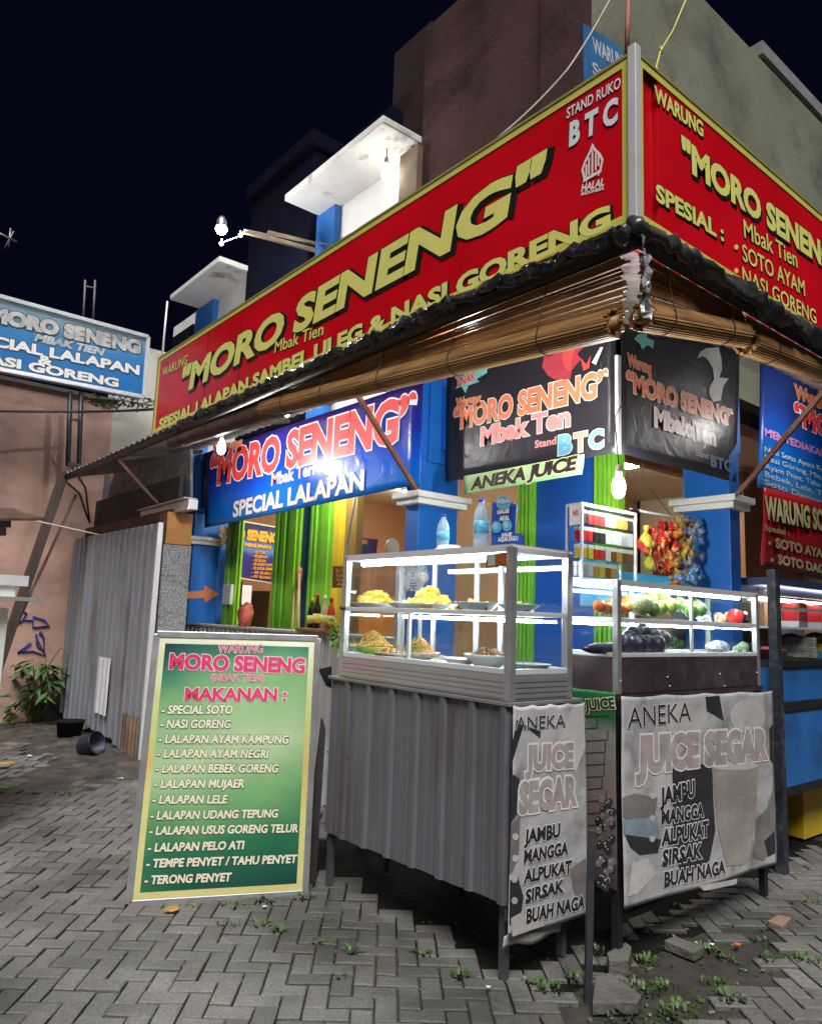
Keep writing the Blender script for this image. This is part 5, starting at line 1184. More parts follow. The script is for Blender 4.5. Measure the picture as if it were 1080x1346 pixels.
# ================================================================== LEFT: GATE, GRANITE PANEL, MURAL, BITS
GX = 2.80
ZG = mat('grey corrugated gate sheet', (.35, .38, .43, 1), .38, .5, .14, 2, bump=.08, bs=12, dirt=(.15, .12, .105, 1), dsc=4, dlo=.5, dhi=.72, stretch=(1, 1, .14))
gt0 = AT(75, 941, 'x', GX).y; gt1 = 7.46
gate = thing('gate', 'tall grey corrugated metal gate between the pink wall and the stall', 'gate', (GX, 9, 0))
b = MB(); ribbed(b, V3(GX, gt0, 0), V3(0, -1, 0), V3(0, 0, 1), V3(-1, 0, 0), gt0 - gt1, 2.36, .19, .055, .02, None, lambda t: .10 + .03 * math.sin(t * 30) - .06 * t, .003); b.build('sheet', ZG, gate, solid=.0015)
b = MB(); ribbed(b, V3(GX - .026, 8.0, 0), V3(0, -1, 0), V3(0, 0, 1), V3(-1, 0, 0), .50, .40, .10, .04, .018, None, lambda t: -.05); b.build('patch_sheet', mat('rusty brown sheet', (.20, .14, .10, 1), .6, .3, .4, 5, bump=.1), gate, solid=.0015)
b = MB(); ribbed(b, V3(GX - .026, 8.95, .3), V3(0, -1, 0), V3(0, 0, 1), V3(-1, 0, 0), .42, .62, .14, .06, .018); b.build('patch_sheet', ALUW, gate, solid=.0015)
MB().box((GX + .01, gt1, .05), (GX + .05, gt1 + .04, 2.38)).box((GX + .01, gt1 + .04, 2.30), (GX + .05, gt0, 2.34)).build('frame', STEEL, gate)
MB().box((GX - .03, gt1 - .03, .02), (GX + .02, gt1, 2.36)).build('edge_strip', ALUW, gate)
gp = thing('granite_panel', 'speckled grey panel between the corrugated gate and the blue pillar', 'panel', (2.95, 7.6, 0))
gq = [AT(214, 716, 'y', 7.65), AT(247, 714, 'y', 7.65)]
MB().box((GX + .03, 7.5, 0), (gq[1].x - .02, 7.56, gq[0].z)).build('slab', mat('speckled granite', (.30, .31, .33, 1), .45, 0, .9, 70, dirt=(.12, .12, .13, 1), dsc=25), gp)
bx_ = thing('orange_box', 'worn orange wooden box on top of the speckled panel', 'box', AT(235, 715, 'y', 7.5))
o0, o1, o2_ = AT(217, 716, 'y', 7.48), AT(251, 714, 'y', 7.48), AT(219, 672, 'y', 7.48)
MB().box((o0.x, 7.48, gq[0].z + .001), (o1.x, 7.7, o2_.z)).build('body', mat('worn orange wood', (.48, .22, .06, 1), .6, 0, .25, 4, bump=.1), bx_, bevel=.006)
mu = thing('mural_board', 'dark painted board with pale swirls above the corrugated gate', 'board', AT(190, 690, 'x', 3.2))
mq = [AT(u, v, 'x', 3.1) for u, v in ((123, 618), (250, 590), (250, 668), (123, 690))]
MB().plate(mq, .03, (-1, 0, 0)).build('panel', gmat('mural paint', [(0, C(95, 108, 118)), (.45, C(110, 128, 140)), (.6, C(165, 150, 130)), (.75, C(105, 125, 138)), (1, C(160, 150, 135))], 'z', 0, .7, .6, .55, 4), mu)
gu = thing('gutter', 'white metal gutter piece fixed under the mural board', 'gutter', AT(220, 670, 'x', 3.0))
g0, g1 = AT(190, 679, 'x', 3.0), AT(254, 663, 'x', 3.0)
MB().bar(g0, g1, .10, .10).bar(g0 + V3(-.03, 0, .06), g1 + V3(-.03, 0, .06), .14, .012).bar(g0 + V3(-.05, 0, -.05), g1 + V3(-.05, 0, -.05), .02, .02).build('body', ALUW, gu, bevel=.004)
ex = thing('dark_lintel', 'dark rusted lintel beam over the top of the corrugated gate', 'beam', (3.0, 9, 2.5))
MB().box((2.92, 7.5, 2.40), (3.0, 10.48, 2.52)).build('beam', RUST, ex); MB().box((3.02, 7.6, 2.2), (3.06, 10.48, 2.9)).build('dark_board', mat('dark back board', (.04, .045, .045, 1), .7, 0, .5, 6), ex)
# junk on the soil at the foot of the gate
def lump(name, label, cat, p, sc, m, seed, n=14, jit=.25):
    b = MB(); b.ball(Vector(p), 1, m, n, sc, jit); return tag(b.build(name, m, None, loc=p), label, cat)
p = AT(118, 978, 'z', .1); 
p = V3(p.x, p.y, .085); o = thing('bucket', 'dark blue plastic bucket lying at the foot of the corrugated gate', 'bucket', p)
MB().lathe([(.09, -.09), (.10, -.08), (.115, .09), (.12, .10), (.11, .10), (.09, -.06), (0, -.06)], p, 20, None, (.5, -.8, .35)).build('body', mat('dark blue plastic', (.006, .010, .035, 1), .4, 0, .2), o)
o = thing('pot', 'black pot lying in the shade at the foot of the gate', 'pot', AT(92, 958, 'z', .1)); p = AT(92, 955, 'z', .12)
MB().lathe([(0, -.10), (.12, -.10), (.15, .07), (.165, .085), (.15, .085), (.12, -.07), (0, -.07)], V3(p.x, p.y, .10), 18).build('body', mat('matt black plastic', (.006, .006, .007, 1), .8, spec=.15), o)
o = thing('pot', 'black planter box behind the bucket beside the leafy plant', 'pot', AT(70, 945, 'z', 0)); p = AT(70, 946, 'z', 0)
MB().box((p.x - .22, p.y - .25, 0), (p.x + .25, p.y + .25, .28)).build('body', BLACK, o, bevel=.02)
# leafy plant
plant = thing('leafy_plant', 'leafy green plant with arching stems at the foot of the pink wall', 'plant', AT(42, 955, 'z', 0)); p0 = AT(44, 952, 'z', 0)
LEAFM = mat('plant leaf', (.07, .15, .035, 1), .45, 0, .55, 6); rp = random.Random(21); b = MB(); st_ = MB()
for k in range(30):
    a = rp.random() * 6.28; r_ = rp.uniform(.05, .36); h = rp.uniform(.18, .85); tip = p0 + V3(math.cos(a) * r_, math.sin(a) * r_ * .7, h)
    st_.tube([p0 + V3(rp.gauss(0, .05), rp.gauss(0, .05), 0), p0.lerp(tip, .6) + V3(0, 0, h * .18), tip], [.008, .006, .003], 5)
    for q in range(4):
        d = V3(math.cos(a + rp.gauss(0, 1)), math.sin(a + rp.gauss(0, 1)), rp.uniform(-.6, .35)).normalized(); s_ = d.cross(V3(0, 0, 1)).normalized(); Ln = rp.uniform(.12, .26); wd = Ln * .2
        c0 = tip - V3(0, 0, rp.uniform(0, .15)); m1 = c0 + d * Ln * .5; e = c0 + d * Ln - V3(0, 0, .05)
        b.add([c0, m1 + s_ * wd, e, m1 - s_ * wd, m1 - V3(0, 0, .02)], [(0, 1, 4), (1, 2, 4), (2, 3, 4), (3, 0, 4)])
b.build('leaves', LEAFM, plant); st_.tube([p0, p0 + V3(.05, 0, .6), p0 + V3(.2, -.1, .95), p0 + V3(.42, -.2, .7)], .010, 6); st_.build('stems', mat('plant stem', (.10, .13, .04, 1), .6), plant)
# small tiled awning and white cart at the far left
sa = thing('small_awning', 'small rusty sheet awning poking in at the left edge above the white cart', 'awning', AT(20, 680, 'y', 6.2))
MB().plate([AT(-60, 668, 'y', 6.2), AT(18, 668, 'y', 6.2), AT(18, 668, 'y', 6.2) + V3(.12, -.5, -.1), AT(-60, 668, 'y', 6.2) + V3(.1, -.5, -.1)], .02, (0, 0, 1)).build('sheet', RUST, sa)
b = MB(); b.bar(AT(-60, 684, 'y', 5.9), AT(14, 688, 'y', 5.9), .03, .06); b.build('beam', STEEL, sa)
MB().bar(AT(2, 690, 'y', 5.95), AT(2, 704, 'y', 5.95), .06, .05).build('bracket', RUST, sa)
wc = thing('white_cart', 'white food cart with a grey ledge cut off by the left edge', 'cart', AT(0, 960, 'z', 0))
CY = 5.6; b = MB(); a = AT(12, 800, 'y', CY); c = AT(26, 760, 'y', CY)
MB().box((a.x - 1.6, CY, .25), (a.x, CY + .7, a.z)).build('body', WHITE, wc, bevel=.006)
lz = AT(30, 790, 'y', CY).z; MB().box((a.x - 1.6, CY - .12, lz), (AT(48, 790, 'y', CY).x, CY + .72, lz + .025)).build('ledge', mat('grey ledge', (.30, .29, .27, 1), .5, .2), wc)
MB().box((a.x - 1.6, CY - .02, lz + .1), (AT(36, 770, 'y', CY).x, CY + .5, lz + .17)).build('tray', ALUW, wc); MB().box((a.x - 1.5, CY, lz + .026), (AT(20, 780, 'y', CY).x, CY + .45, lz + .1)).build('upper_box', WHITE, wc)
for x in (a.x - .06, a.x - 1.5): MB().box((x, CY + .04, 0), (x + .05, CY + .09, .25)).build('leg', STEEL, wc)
# cables and roof clutter
def cable(label, pts, r, m=CABLE, name='cable', sag=0):
    P = []
    for i in range(len(pts) - 1):
        for j in range(8):
            t = j / 8; P.append(pts[i].lerp(pts[i + 1], t) - V3(0, 0, sag * 4 * t * (1 - t)))
    P.append(pts[-1]); b = MB(); b.tube(P, r, 6, m); return tag(b.build(name, m, None, loc=P[0]), label, 'cable')
cable('thick black cable running level across the pink wall under the hanging sign', [AT(-60, 538, 'y', 9.4), AT(100, 541, 'y', 9.5), AT(214, 537, 'y', 8.0)], .016, sag=.01)
cable('thin pale wire from the left edge to the awning prop', [AT(-20, 670, 'y', 8.6), AT(130, 703, 'y', 8.6)], .008, mat('pale wire', (.45, .45, .42, 1), .5))
cable('pale rope slanting from the top edge down to the left red panel', [AT(806, -10, 'x', 3.2), AT(745, 92, 'x', 2.9), AT(655, 180, 'x', 2.62)], .006, mat('pale rope', (.45, .42, .36, 1), .7), sag=.02)
cable('thin white wire crossing the pale upper wall', [AT(896, -6, 'y', 3.1), AT(962, 52, 'y', 3.1), AT(1015, 96, 'y', 3.1)], .007, mat('white wire', (.6, .6, .6, 1), .5))
yr = thing('yellow_cord', 'knotted yellow cord above the right red panel', 'cord', AT(868, 66, 'y', 1.9))
YC = mat('yellow cord', (.62, .58, .12, 1), .6); b = MB(); b.tube([AT(904, -8, 'y', 2.0), AT(884, 40, 'y', 1.95), AT(868, 66, 'y', 1.9), AT(862, 88, 'y', 1.84), AT(872, 104, 'y', 1.82)], .0045, 6)
for a in range(7): b.tube([AT(868, 66, 'y', 1.9), AT(868, 66, 'y', 1.9) + V3(math.cos(a) * .018, -.005, math.sin(a) * .02)], .004, 5)
b.ball(AT(868, 66, 'y', 1.9), .011, None, 8); b.build('cord', YC, yr)
bp_ = thing('brick_pole', 'slim red brown pole standing behind the top corner of the red sign', 'pole', AT(823, 75, 'y', 2.6)); b = MB()
b.tube([AT(823, 80, 'y', 2.6), AT(826, -12, 'y', 2.6)], .016, 8); b.build('pole', mat('brick red pole', (.30, .10, .07, 1), .7, 0, .3, 14), bp_)
pp = thing('pipe', 'thin grey upright pipe beside the left end of the red sign', 'pipe', AT(216, 480, 'x', 3.0)); MB().tube([AT(213, 470, 'x', 3.0), AT(220, 396, 'x', 3.0)], .012, 8).build('pipe', ALUW, pp)
an = thing('antenna_mast', 'pair of thin dark masts rising behind the hanging blue sign', 'mast', AT(115, 420, 'y', 12)); b = MB()
for u in (109, 122): b.tube([AT(u, 430, 'y', 12), AT(u + 3, 368, 'y', 12)], .016, 6)
b.tube([AT(111, 376, 'y', 12), AT(126, 379, 'y', 12)], .014, 6); b.build('masts', mat('dim metal', (.16, .16, .17, 1), .6), an)
ta = thing('television_antenna', 'small television antenna against the sky at the left edge', 'antenna', AT(10, 315, 'y', 14)); b = MB(); b.tube([AT(-10, 302, 'y', 14), AT(22, 318, 'y', 14)], .02, 6); b.tube([AT(14, 300, 'y', 14), AT(11, 325, 'y', 14)], .016, 6); b.tube([AT(6, 326, 'y', 14), AT(18, 304, 'y', 14)], .014, 6); b.build('rods', mat('antenna metal', (.3, .3, .3, 1), .4, .5), ta)
tf = thing('dry_twigs', 'dry leafy twigs sprouting along the wall under the hanging blue sign', 'plant', AT(155, 528, 'y', 10.3)); b = MB(); rp = random.Random(5)
for k in range(70):
    p = AT(rp.uniform(120, 200), 528 + rp.gauss(0, 5), 'y', 10.3); a = rp.random() * 6.28; b.add([p, p + V3(.10 * math.cos(a), .03, .08 * math.sin(a)), p + V3(.08 * math.cos(a + .5), .0, .06 * math.sin(a + .5))], [(0, 1, 2)])
b.tube([AT(118, 523, 'y', 10.3), AT(165, 527, 'y', 10.3), AT(200, 533, 'y', 10.3)], .012, 5); b.build('leaves', mat('dry leaf', (.10, .11, .05, 1), .7, 0, .5), tf)

# ================================================================== SEEN THROUGH THE LEFT OPENING
lw = thing('low_wall', 'low counter wall of pale ribbed sheet under the blue banner opening', 'wall', (3.4, 5.6, 0))
lz = AT(370, 831, 'x', 3.40).z
b = MB(); ribbed(b, V3(3.42, 8.1, 0), V3(0, -1, 0), V3(0, 0, 1), V3(-1, 0, 0), 3.9, lz, .11, .04, .014); b.build('ribbed_sheet', mat('pale ribbed sheet', (.50, .50, .50, 1), .4, .3, .1, 4), lw, solid=.0015)
MB().box((3.40, 4.2, lz), (3.62, 8.1, lz + .02)).build('ledge', mat('grey ledge top', (.42, .42, .42, 1), .5), lw)
MB().box((3.43, 4.2, 0), (3.46, 8.1, lz - .01)).build('backing', mat('dark backing', (.12, .12, .12, 1), .7), lw)
t_ = thing('wooden_tray', 'brown wooden board under the sauce bottles on the low wall', 'board', AT(412, 828, 'x', 3.40)); y0, y1 = AT(433, 828, 'x', 3.40).y, AT(393, 828, 'x', 3.40).y
MB().box((3.36, y0, lz + .021), (3.62, y1, lz + .05)).build('board', WOOD, t_, bevel=.004)
def sauce(u, m, cm, h, r, label):
    p = AT(u, 815, 'x', 3.44); p.z = lz + .051; o = thing('sauce_bottle', label, 'bottle', p)
    MB().lathe([(0, 0), (r, .002), (r, h * .5), (r * .85, h * .62), (r * .4, h * .75), (r * .38, h * .85)], p, 14).build('bottle', m, o); MB().lathe([(r * .45, h * .84), (r * .45, h * .94), (r * .2, h), (0, h)], p, 12).build('bottle_cap', cm, o); MB().lathe([(r * 1.02, h * .15), (r * 1.02, h * .42)], p, 14).build('paper_label', LY, o)
RDP = mat('red plastic cap', (.62, .03, .02, 1), .4)
sauce(409, mat('dark soy bottle', (.03, .015, .01, 1), .2), mat('yellow cap', (.7, .5, .05, 1), .4), .26, .036, 'dark soy sauce bottle with a yellow label on the wooden board')
sauce(416, MATS['dark soy bottle'], RDP, .30, .033, 'dark sauce bottle with a red cap on the wooden board'); sauce(426, mat('pale sauce bottle', (.6, .62, .5, 1), .3), LW, .28, .03, 'pale sauce bottle with a white cap on the wooden board'); sauce(434.5, mat('red sauce bottle', (.65, .06, .02, 1), .3), RDP, .27, .034, 'red chilli sauce bottle beside the glass food case')
gl = thing('lettuce', 'bunch of green leaves hanging beside the left edge of the glass case', 'vegetable', AT(441, 830, 'x', 3.2)); b = MB(); rp = random.Random(31)
for k in range(60):
    p = AT(441 + rp.gauss(0, 4), 833 + rp.gauss(0, 11), 'x', 3.25); a = rp.random() * 6.28; b.add([p, p + V3(.02, .05 * math.cos(a), .05 * math.sin(a)), p + V3(-.02, .05 * math.cos(a + .8), .05 * math.sin(a + .8))], [(0, 1, 2)])
b.build('leaves', mat('lettuce leaf', (.22, .38, .06, 1), .5, 0, .4, 20), gl)
pl = ('y', 7.9)
po = thing('menu_poster', 'dark blue drinks poster with orange lettering inside the left opening', 'poster', AT(340, 760, *pl)); Zo = zoomer(5.4, 280, 640)
pc = [Zo(150, 235), Zo(476, 292), Zo(447, 688), Zo(140, 640)]
MB().plate([AT(u, v, *pl) for u, v in pc], .012, (0, -1, 0)).build('sheet', gmat('navy poster print', [(0, C(60, 45, 110)), (.5, C(50, 50, 125)), (.7, C(95, 130, 190)), (1, C(45, 35, 90))], 'z', 0, .5, .4, .35, 3), po)
b = MB(); Q = [AT(u, v, *pl) for u, v in pc]
for i in range(4): b.bar(Q[i] + V3(0, -.006, 0), Q[(i + 1) % 4] + V3(0, -.006, 0), .014, .014)
b.build('frame', mat('cream frame', (.7, .6, .4, 1), .5), po)
L = MB(); OY = mat('orange yellow letter', (.80, .36, .03, 1), .4)
txt(L, 'MORO SENENG', Zo(40, 350), Zo(452, 398), Zo(40, 282), pl, OY, None, .02, .05, .01); txt(L, 'DAFTAR MINUMAN', Zo(55, 405), Zo(408, 442), Zo(55, 380), pl, OY, None, .02, .04, .01)
for i, s_ in enumerate(('- ES TEH', '- ES JERUK', '- ES KOPI', '- ES SUSU COKLAT', '- ES SODA GEMBIRA', '- ES SUSU', '- ES BUAH')): txt(L, s_, Zo(282 - i * 3, 468 + i * 29), Zo((370, 385, 370, 450, 452, 408, 405)[i], 478 + i * 29.5), Zo(282 - i * 3, 450 + i * 29), pl, OY, None, .02, .03, .01)
L.build('lettering', None, po)
pl = ('y', 6.4)
po = thing('menu_poster', 'small dark blue menu poster hung beside the white cord inside the shop', 'poster', AT(476, 735, *pl))
MB().plate([AT(u, v, *pl) for u, v in ((456, 705), (497, 709), (494, 729), (454, 732))], .012, (0, -1, 0)).build('sheet', MATS['navy poster print'], po); L = MB()
txt(L, 'DAFTAR MENU', (459, 714), (482, 715), (459, 709), pl, OY, None, .02, .03, .01); txt(L, 'LALAPAN', (458, 722), (474, 722.5), (458, 718), pl, OY, None, .02, .03, .01); txt(L, 'PENYET', (458, 728), (472, 728.5), (458, 724), pl, OY, None, .02, .03, .01); L.build('lettering', None, po)
po = thing('menu_poster', 'brown price list with orange lines behind the left edge of the glass case', 'poster', AT(450, 770, 'y', 5.2)); pl = ('y', 5.2); L = MB()
MB().plate([AT(u, v, *pl) for u, v in ((438, 744), (458, 745), (456, 772), (437, 773))], .012, (0, -1, 0)).build('sheet', mat('brown poster', (.18, .08, .03, 1), .5), po)
for i in range(4): txt(L, ('Es Teh', 'Es Jeruk', 'Kopi', 'Air')[i], (441, 752 + i * 6), (454, 752 + i * 6), (441, 748 + i * 6), pl, OY, None, .02, .02, .008)
L.build('lettering', None, po)
ck = thing('wall_clock', 'round white wall clock inside the shop above the food case', 'clock', AT(514, 719, 'y', 5.69)); p = AT(514, 719, 'y', 5.69)
p = AT(514, 719, 'y', 6.0); r_ = .052 * p.y / 4
MB().lathe([(0, 0), (r_, 0), (r_ * 1.1, .01), (r_ * 1.1, .03), (r_, .03)], p, 24, None, (0, -1, 0)).build('rim', mat('grey clock rim', (.4, .4, .4, 1), .4), ck); MB().lathe([(r_, .012), (0, .014)], p, 24, None, (0, -1, 0)).build('dial', LW, ck)
b = MB(); b.bar(p + V3(0, -.02, 0), p + V3(0, -.02, r_ * .7), .008, .004, LK); b.bar(p + V3(0, -.02, 0), p + V3(-r_ * .45, -.02, -r_ * .2), .01, .004, LK)
for k in range(12): 
    q = p + V3(math.sin(k * .5236), 0, math.cos(k * .5236)) * r_ * .85; b.bar(q + V3(0, -.018, 0), q + V3(0, -.018, .014), .008, .003, LK)
b.build('hands', LK, ck)
for i, (u, vt, m, l) in enumerate(((393.5, 746, WOOD, 'brown headed broom standing upside down between the green shutter guides'), (387.5, 776, mat('bare stick', (.45, .28, .14, 1), .6), 'bare pale broom stick beside the brown headed broom'))):
    o = thing('broom', l, 'broom', AT(u, 829, 'x', 3.85)); A_ = AT(u - 1 - i * 2, 832, 'x', 3.85); B_ = AT(u, vt, 'x', 3.95)
    MB().tube([V3(A_.x, A_.y, .9), A_, B_], .014, 8).build('stick', MATS['bare stick'] if 'bare stick' in MATS else WOOD, o)
    if i == 0: MB().tube([B_ + V3(0, 0, -.22), B_ + V3(0, 0, -.05), B_], [.028, .036, .03], 10).build('brush', WOOD, o)
ws = thing('rope', 'pale rope slanting down in front of the olive board inside the opening', 'rope', AT(460, 650, 'x', 3.6)); MB().tube([AT(466.5, 655, 'x', 3.7), AT(452, 745, 'x', 3.7)], .010, 6).build('strand', ALUW, ws)
tbx = thing('orange_table', 'orange varnished table and bench behind the low wall', 'table', (4.6, 7.0, 0)); OW = mat('orange varnish', (.50, .20, .03, 1), .35, 0, .2, 4)
a_ = AT(310, 816, 'y', 7.2); MB().box((4.15, 6.6, 1.02), (5.4, 7.3, 1.06)).build('tabletop', OW, tbx, bevel=.006)
for (x, y) in ((4.2, 6.65), (5.3, 6.65), (4.2, 7.2), (5.3, 7.2)): MB().box((x, y, 0), (x + .06, y + .06, 1.02)).build('leg', OW, tbx)
wf = thing('shop_cabinet', 'orange brown wooden cabinet inside the shop under the drinks poster', 'cabinet', (5.0, 8.0, 0)); MB().box((4.4, 8.0, 0), (6.4, 8.5, 1.75)).build('body', mat('cabinet wood', (.34, .15, .04, 1), .5, 0, .2, 3), wf, bevel=.01); b = MB(); b.box((4.45, 7.98, .2), (5.35, 7.998, 1.7)).box((5.45, 7.98, .2), (6.35, 7.998, 1.7)); b.build('door', OW, wf, bevel=.006)
p = AT(322, 812, 'y', 6.8); lump('red_bag', 'knotted red plastic bag behind the low wall', 'plastic bag', (p.x, p.y, p.z + .02), (.085, .07, .11), mat('red plastic film', (.55, .12, .08, 1), .35, 0, .5, 12, bump=.6), 3, 11, .6)
p = AT(302, 805, 'y', 7.8); lump('white_sack', 'white bag on the low wall beside the left blue pillar', 'plastic bag', (p.x + .05, p.y, p.z), (.09, .09, .16), PBAG, 4)
p = AT(318, 781, 'y', 7.6); o = thing('crate', 'pale plastic crate on the shelf under the drinks poster', 'crate', p); MB().box((p.x - .14, p.y, p.z - .12), (p.x + .12, p.y + .2, p.z + .1)).build('body', LW, o, bevel=.01); MB().bar(p + V3(-.02, -.01, -.14), p + V3(-.02, -.01, .14), .02, .02).build('bar', CABLE, o)
# white fan behind the case
fn = thing('fan', 'small white fan standing behind the tofu in the glass case', 'fan', AT(545, 775, 'x', 3.15)); p = AT(547, 757, 'x', 3.15); ax_ = V3(-1, -.2, .1).normalized()
def ring(mb, c, r, ax, t, n=22):
    a = ax.cross(V3(0, 0, 1)).normalized(); b_ = ax.cross(a); mb.tube([c + (a * math.cos(2 * math.pi * i / n) + b_ * math.sin(2 * math.pi * i / n)) * r for i in range(n + 1)], t, 5, caps=False)
b = MB()
for r_ in (.10, .085, .065, .045, .025): ring(b, p + ax_ * (.04 - .25 * r_), r_, ax_, .0028)
for k in range(18):
    a = ax_.cross(V3(0, 0, 1)).normalized(); b_ = ax_.cross(a); d = a * math.cos(k * .349) + b_ * math.sin(k * .349); b.tube([p + ax_ * .036 + d * .02, p + d * .10 + ax_ * .012], .0022, 4)
b.build('grille', LW, fn); b = MB()
for k in range(3):
    a = ax_.cross(V3(0, 0, 1)).normalized(); b_ = ax_.cross(a); d = a * math.cos(k * 2.09) + b_ * math.sin(k * 2.09); e = ax_.cross(d); b.add([p + d * .02 + e * .015, p + d * .085 + e * .03, p + d * .085 - e * .03, p + d * .02 - e * .015], [(0, 1, 2, 3)])
b.build('blades', mat('pale blue blade', (.5, .6, .7, 1), .4), fn, solid=.003); MB().tube([p - ax_ * .01, p - ax_ * .09], .035, 12).build('motor', LW, fn); MB().tube([p - ax_ * .05, V3(p.x + .05, p.y, 1.2)], .014, 8).box((p.x - .05, p.y - .1, 1.17), (p.x + .15, p.y + .1, 1.2)).build('stand', LW, fn)
o = thing('fan', 'second pale round fan head just left of the white fan', 'fan', AT(531, 768, 'x', 3.2)); p = AT(531, 768, 'x', 3.2); MB().ball(p, .055, None, 14, (.6, 1, 1)).build('head', LW, o); MB().tube([p, V3(p.x, p.y, 1.2)], .014, 8).build('stand', LW, o)
sb = thing('back_shelf', 'plain shelf behind the food case carrying the two fans', 'shelf', (3.25, 3.6, 0)); MB().box((3.0, 3.1, 1.13), (3.34, 4.15, 1.168)).build('board', WHITE, sb)
for y in (3.12, 4.1): MB().box((3.02, y, 0), (3.06, y + .04, 1.13)).box((3.28, y, 0), (3.32, y + .04, 1.13)).build('leg', STEEL, sb)

# ================================================================== RIGHT: BLUE FOOD CART
QY = 2.30
cart = thing('food_cart', 'blue food cart with a lit glass case under the red soto banner', 'cart', (5.8, QY + .4, 0)); CX0 = AT(1016, 930, 'y', QY).x; CX1 = CX0 + 2.2
CB_ = mat('cart blue sheet', (.02, .14, .42, 1), .4, 0, .2, 2, bump=.1, dirt=(.02, .07, .22, 1))
zc1 = AT(1060, 930, 'y', QY).z; zc0 = AT(1060, 1030, 'y', QY).z; zt1 = AT(1060, 872, 'y', QY).z
MB().box((CX0, QY, zc0), (CX1, QY + .75, zc1)).build('body', CB_, cart, bevel=.006)
MB().box((CX0 - .02, QY - .012, zc1 - .01), (CX1, QY + .77, zc1 + .05)).build('rail', STEEL, cart); MB().box((CX0 - .02, QY - .005, zc0 - .05), (CX1, QY + .76, zc0)).build('rail', STEEL, cart)
MB().box((CX0 + .01, QY + .01, zc1 + .05), (CX1, QY + .74, zt1 - .02)).build('upper_band', CB_, cart); MB().box((CX0, QY - .008, zt1 - .02), (CX1, QY + .75, zt1 + .02)).build('rail', STEEL, cart)
for x in (AT(1022, 1000, 'y', 2.25).x, CX1 - .1): 
    MB().box((x, QY - .07, 0), (x + .065, QY - .014, AT(1024, 750, 'y', QY - .05).z)).build('post', mat('dark blue grey post', (.03, .035, .05, 1), .5, .3, .3, 12, dirt=(.15, .14, .13, 1), dsc=16), cart)
for x in (CX0 + .35, CX1 - .3): MB().box((x, QY + .3, 0), (x + .05, QY + .35, zc0 - .05)).build('leg', STEEL, cart)
ztop = AT(1040, 762, 'y', QY).z; MB().box((CX0 + .05, QY - .006, ztop - .05), (CX1, QY + .74, ztop)).build('top_rail', mat('navy header', (.03, .06, .14, 1), .4), cart)
zg_ = AT(1045, 785, 'y', QY).z; zs_ = AT(1045, 825, 'y', QY).z
MB().box((CX0 + .16, QY + .05, zg_ - .09), (CX1, QY + .09, zg_ - .07)).build('glass_frame', ALUW, cart); MB().box((CX0 + .16, QY + .02, zs_ - .012), (CX1, QY + .6, zs_ + .004)).build('shelf', ALUW, cart); MB().box((CX0 + .16, QY + .02, zt1 + .021), (CX0 + .18, QY + .05, zg_)).build('upright', ALUW, cart)
MB().box((CX0 + .18, QY + .03, zt1 + .021), (CX1, QY + .034, zg_)).build('glass_pane', GLASS, cart)
MB().box((CX0 + .05, QY + .74, zt1 + .02), (CX1, QY + .76, ztop)).build('back_panel', mat('pale back panel', (.55, .50, .45, 1), .5), cart)
MB().tube([(CX0 + .25, QY + .2, zg_ - .015), (CX1 - .2, QY + .2, zg_ - .015)], .012, 8).build('light_tube', emat('cart tube', (.93, .97, 1, 1), 14), cart)
RJ = mat('red crackers', (.65, .03, .03, 1), .35, 0, .2, 30)
for i in range(3):
    p = AT(1043 + i * 30, 798, 'y', QY + .2); o = thing('jar', ('clear jar of red crackers at the left of the cart case', 'clear jar of red crackers at the right edge of the cart case', 'clear jar of red crackers beyond the edge')[i], 'jar', p); MB().box((p.x - .075, p.y - .06, zs_ + .05), (p.x + .075, p.y + .06, zs_ + .19)).build('crackers', RJ, o, bevel=.008); b = MB()
    for k in range(6): b.box((p.x - .072 + k * .025, p.y - .066, zs_ + .055), (p.x - .058 + k * .025, p.y - .0605, zs_ + .185))
    b.build('rib', mat('red cracker edge', (.75, .10, .08, 1), .4), o); MB().box((p.x - .078, p.y - .063, zs_ + .005), (p.x + .078, p.y + .063, zs_ + .049)).build('base', ALUW, o)
GB = mat('lime bowl', (.36, .62, .14, 1), .35)
for i, (u, v, l) in enumerate(((1040, 848, 'lime green bowl on the left of the cart case'), (1072, 846, 'lime green bowl at the right edge of the cart case'))):
    p = AT(u, v, 'y', QY + .2); o = thing('bowl', l, 'bowl', p); MB().lathe([(0, -.03), (.05, -.03), (.095, .05), (.1, .055), (.095, .055), (.05, -.02), (0, -.02)], p, 22).build('bowl', GB, o); MB().ball(p + V3(0, 0, .05), .07, mat('sliced melon', (.65, .08, .08, 1), .5, 0, .3, 20), 12, (1, 1, .5), .3).build('contents', MATS['sliced melon'], o); MB().tube([p + V3(0, 0, -.03), V3(p.x, p.y, zt1 + .021)], .05, 12).build('foot', ALUW, o)
for i in range(13):
    p = AT(1053, 880, 'y', QY + .13); o = thing('plate', 'pale plate in the stack inside the blue cart', 'plate', (p.x, p.y, zt1 + .022 + i * .0115), 'plates stacked in the blue cart')
    if i == 0: b = MB(); b.lathe([(0, 0), (.07, 0), (.105, .014), (.106, .017), (.07, .007), (0, .006)], (p.x, p.y, zt1 + .022), 24); pd = b.build('dish', mat('pale stack plate', (.55, .55, .50, 1), .3, 0, .25, 30), o)
    else: d = pd.copy(); COL.objects.link(d); d.parent = o; d.location = (rp.uniform(-.004, .004), rp.uniform(-.004, .004), 0)
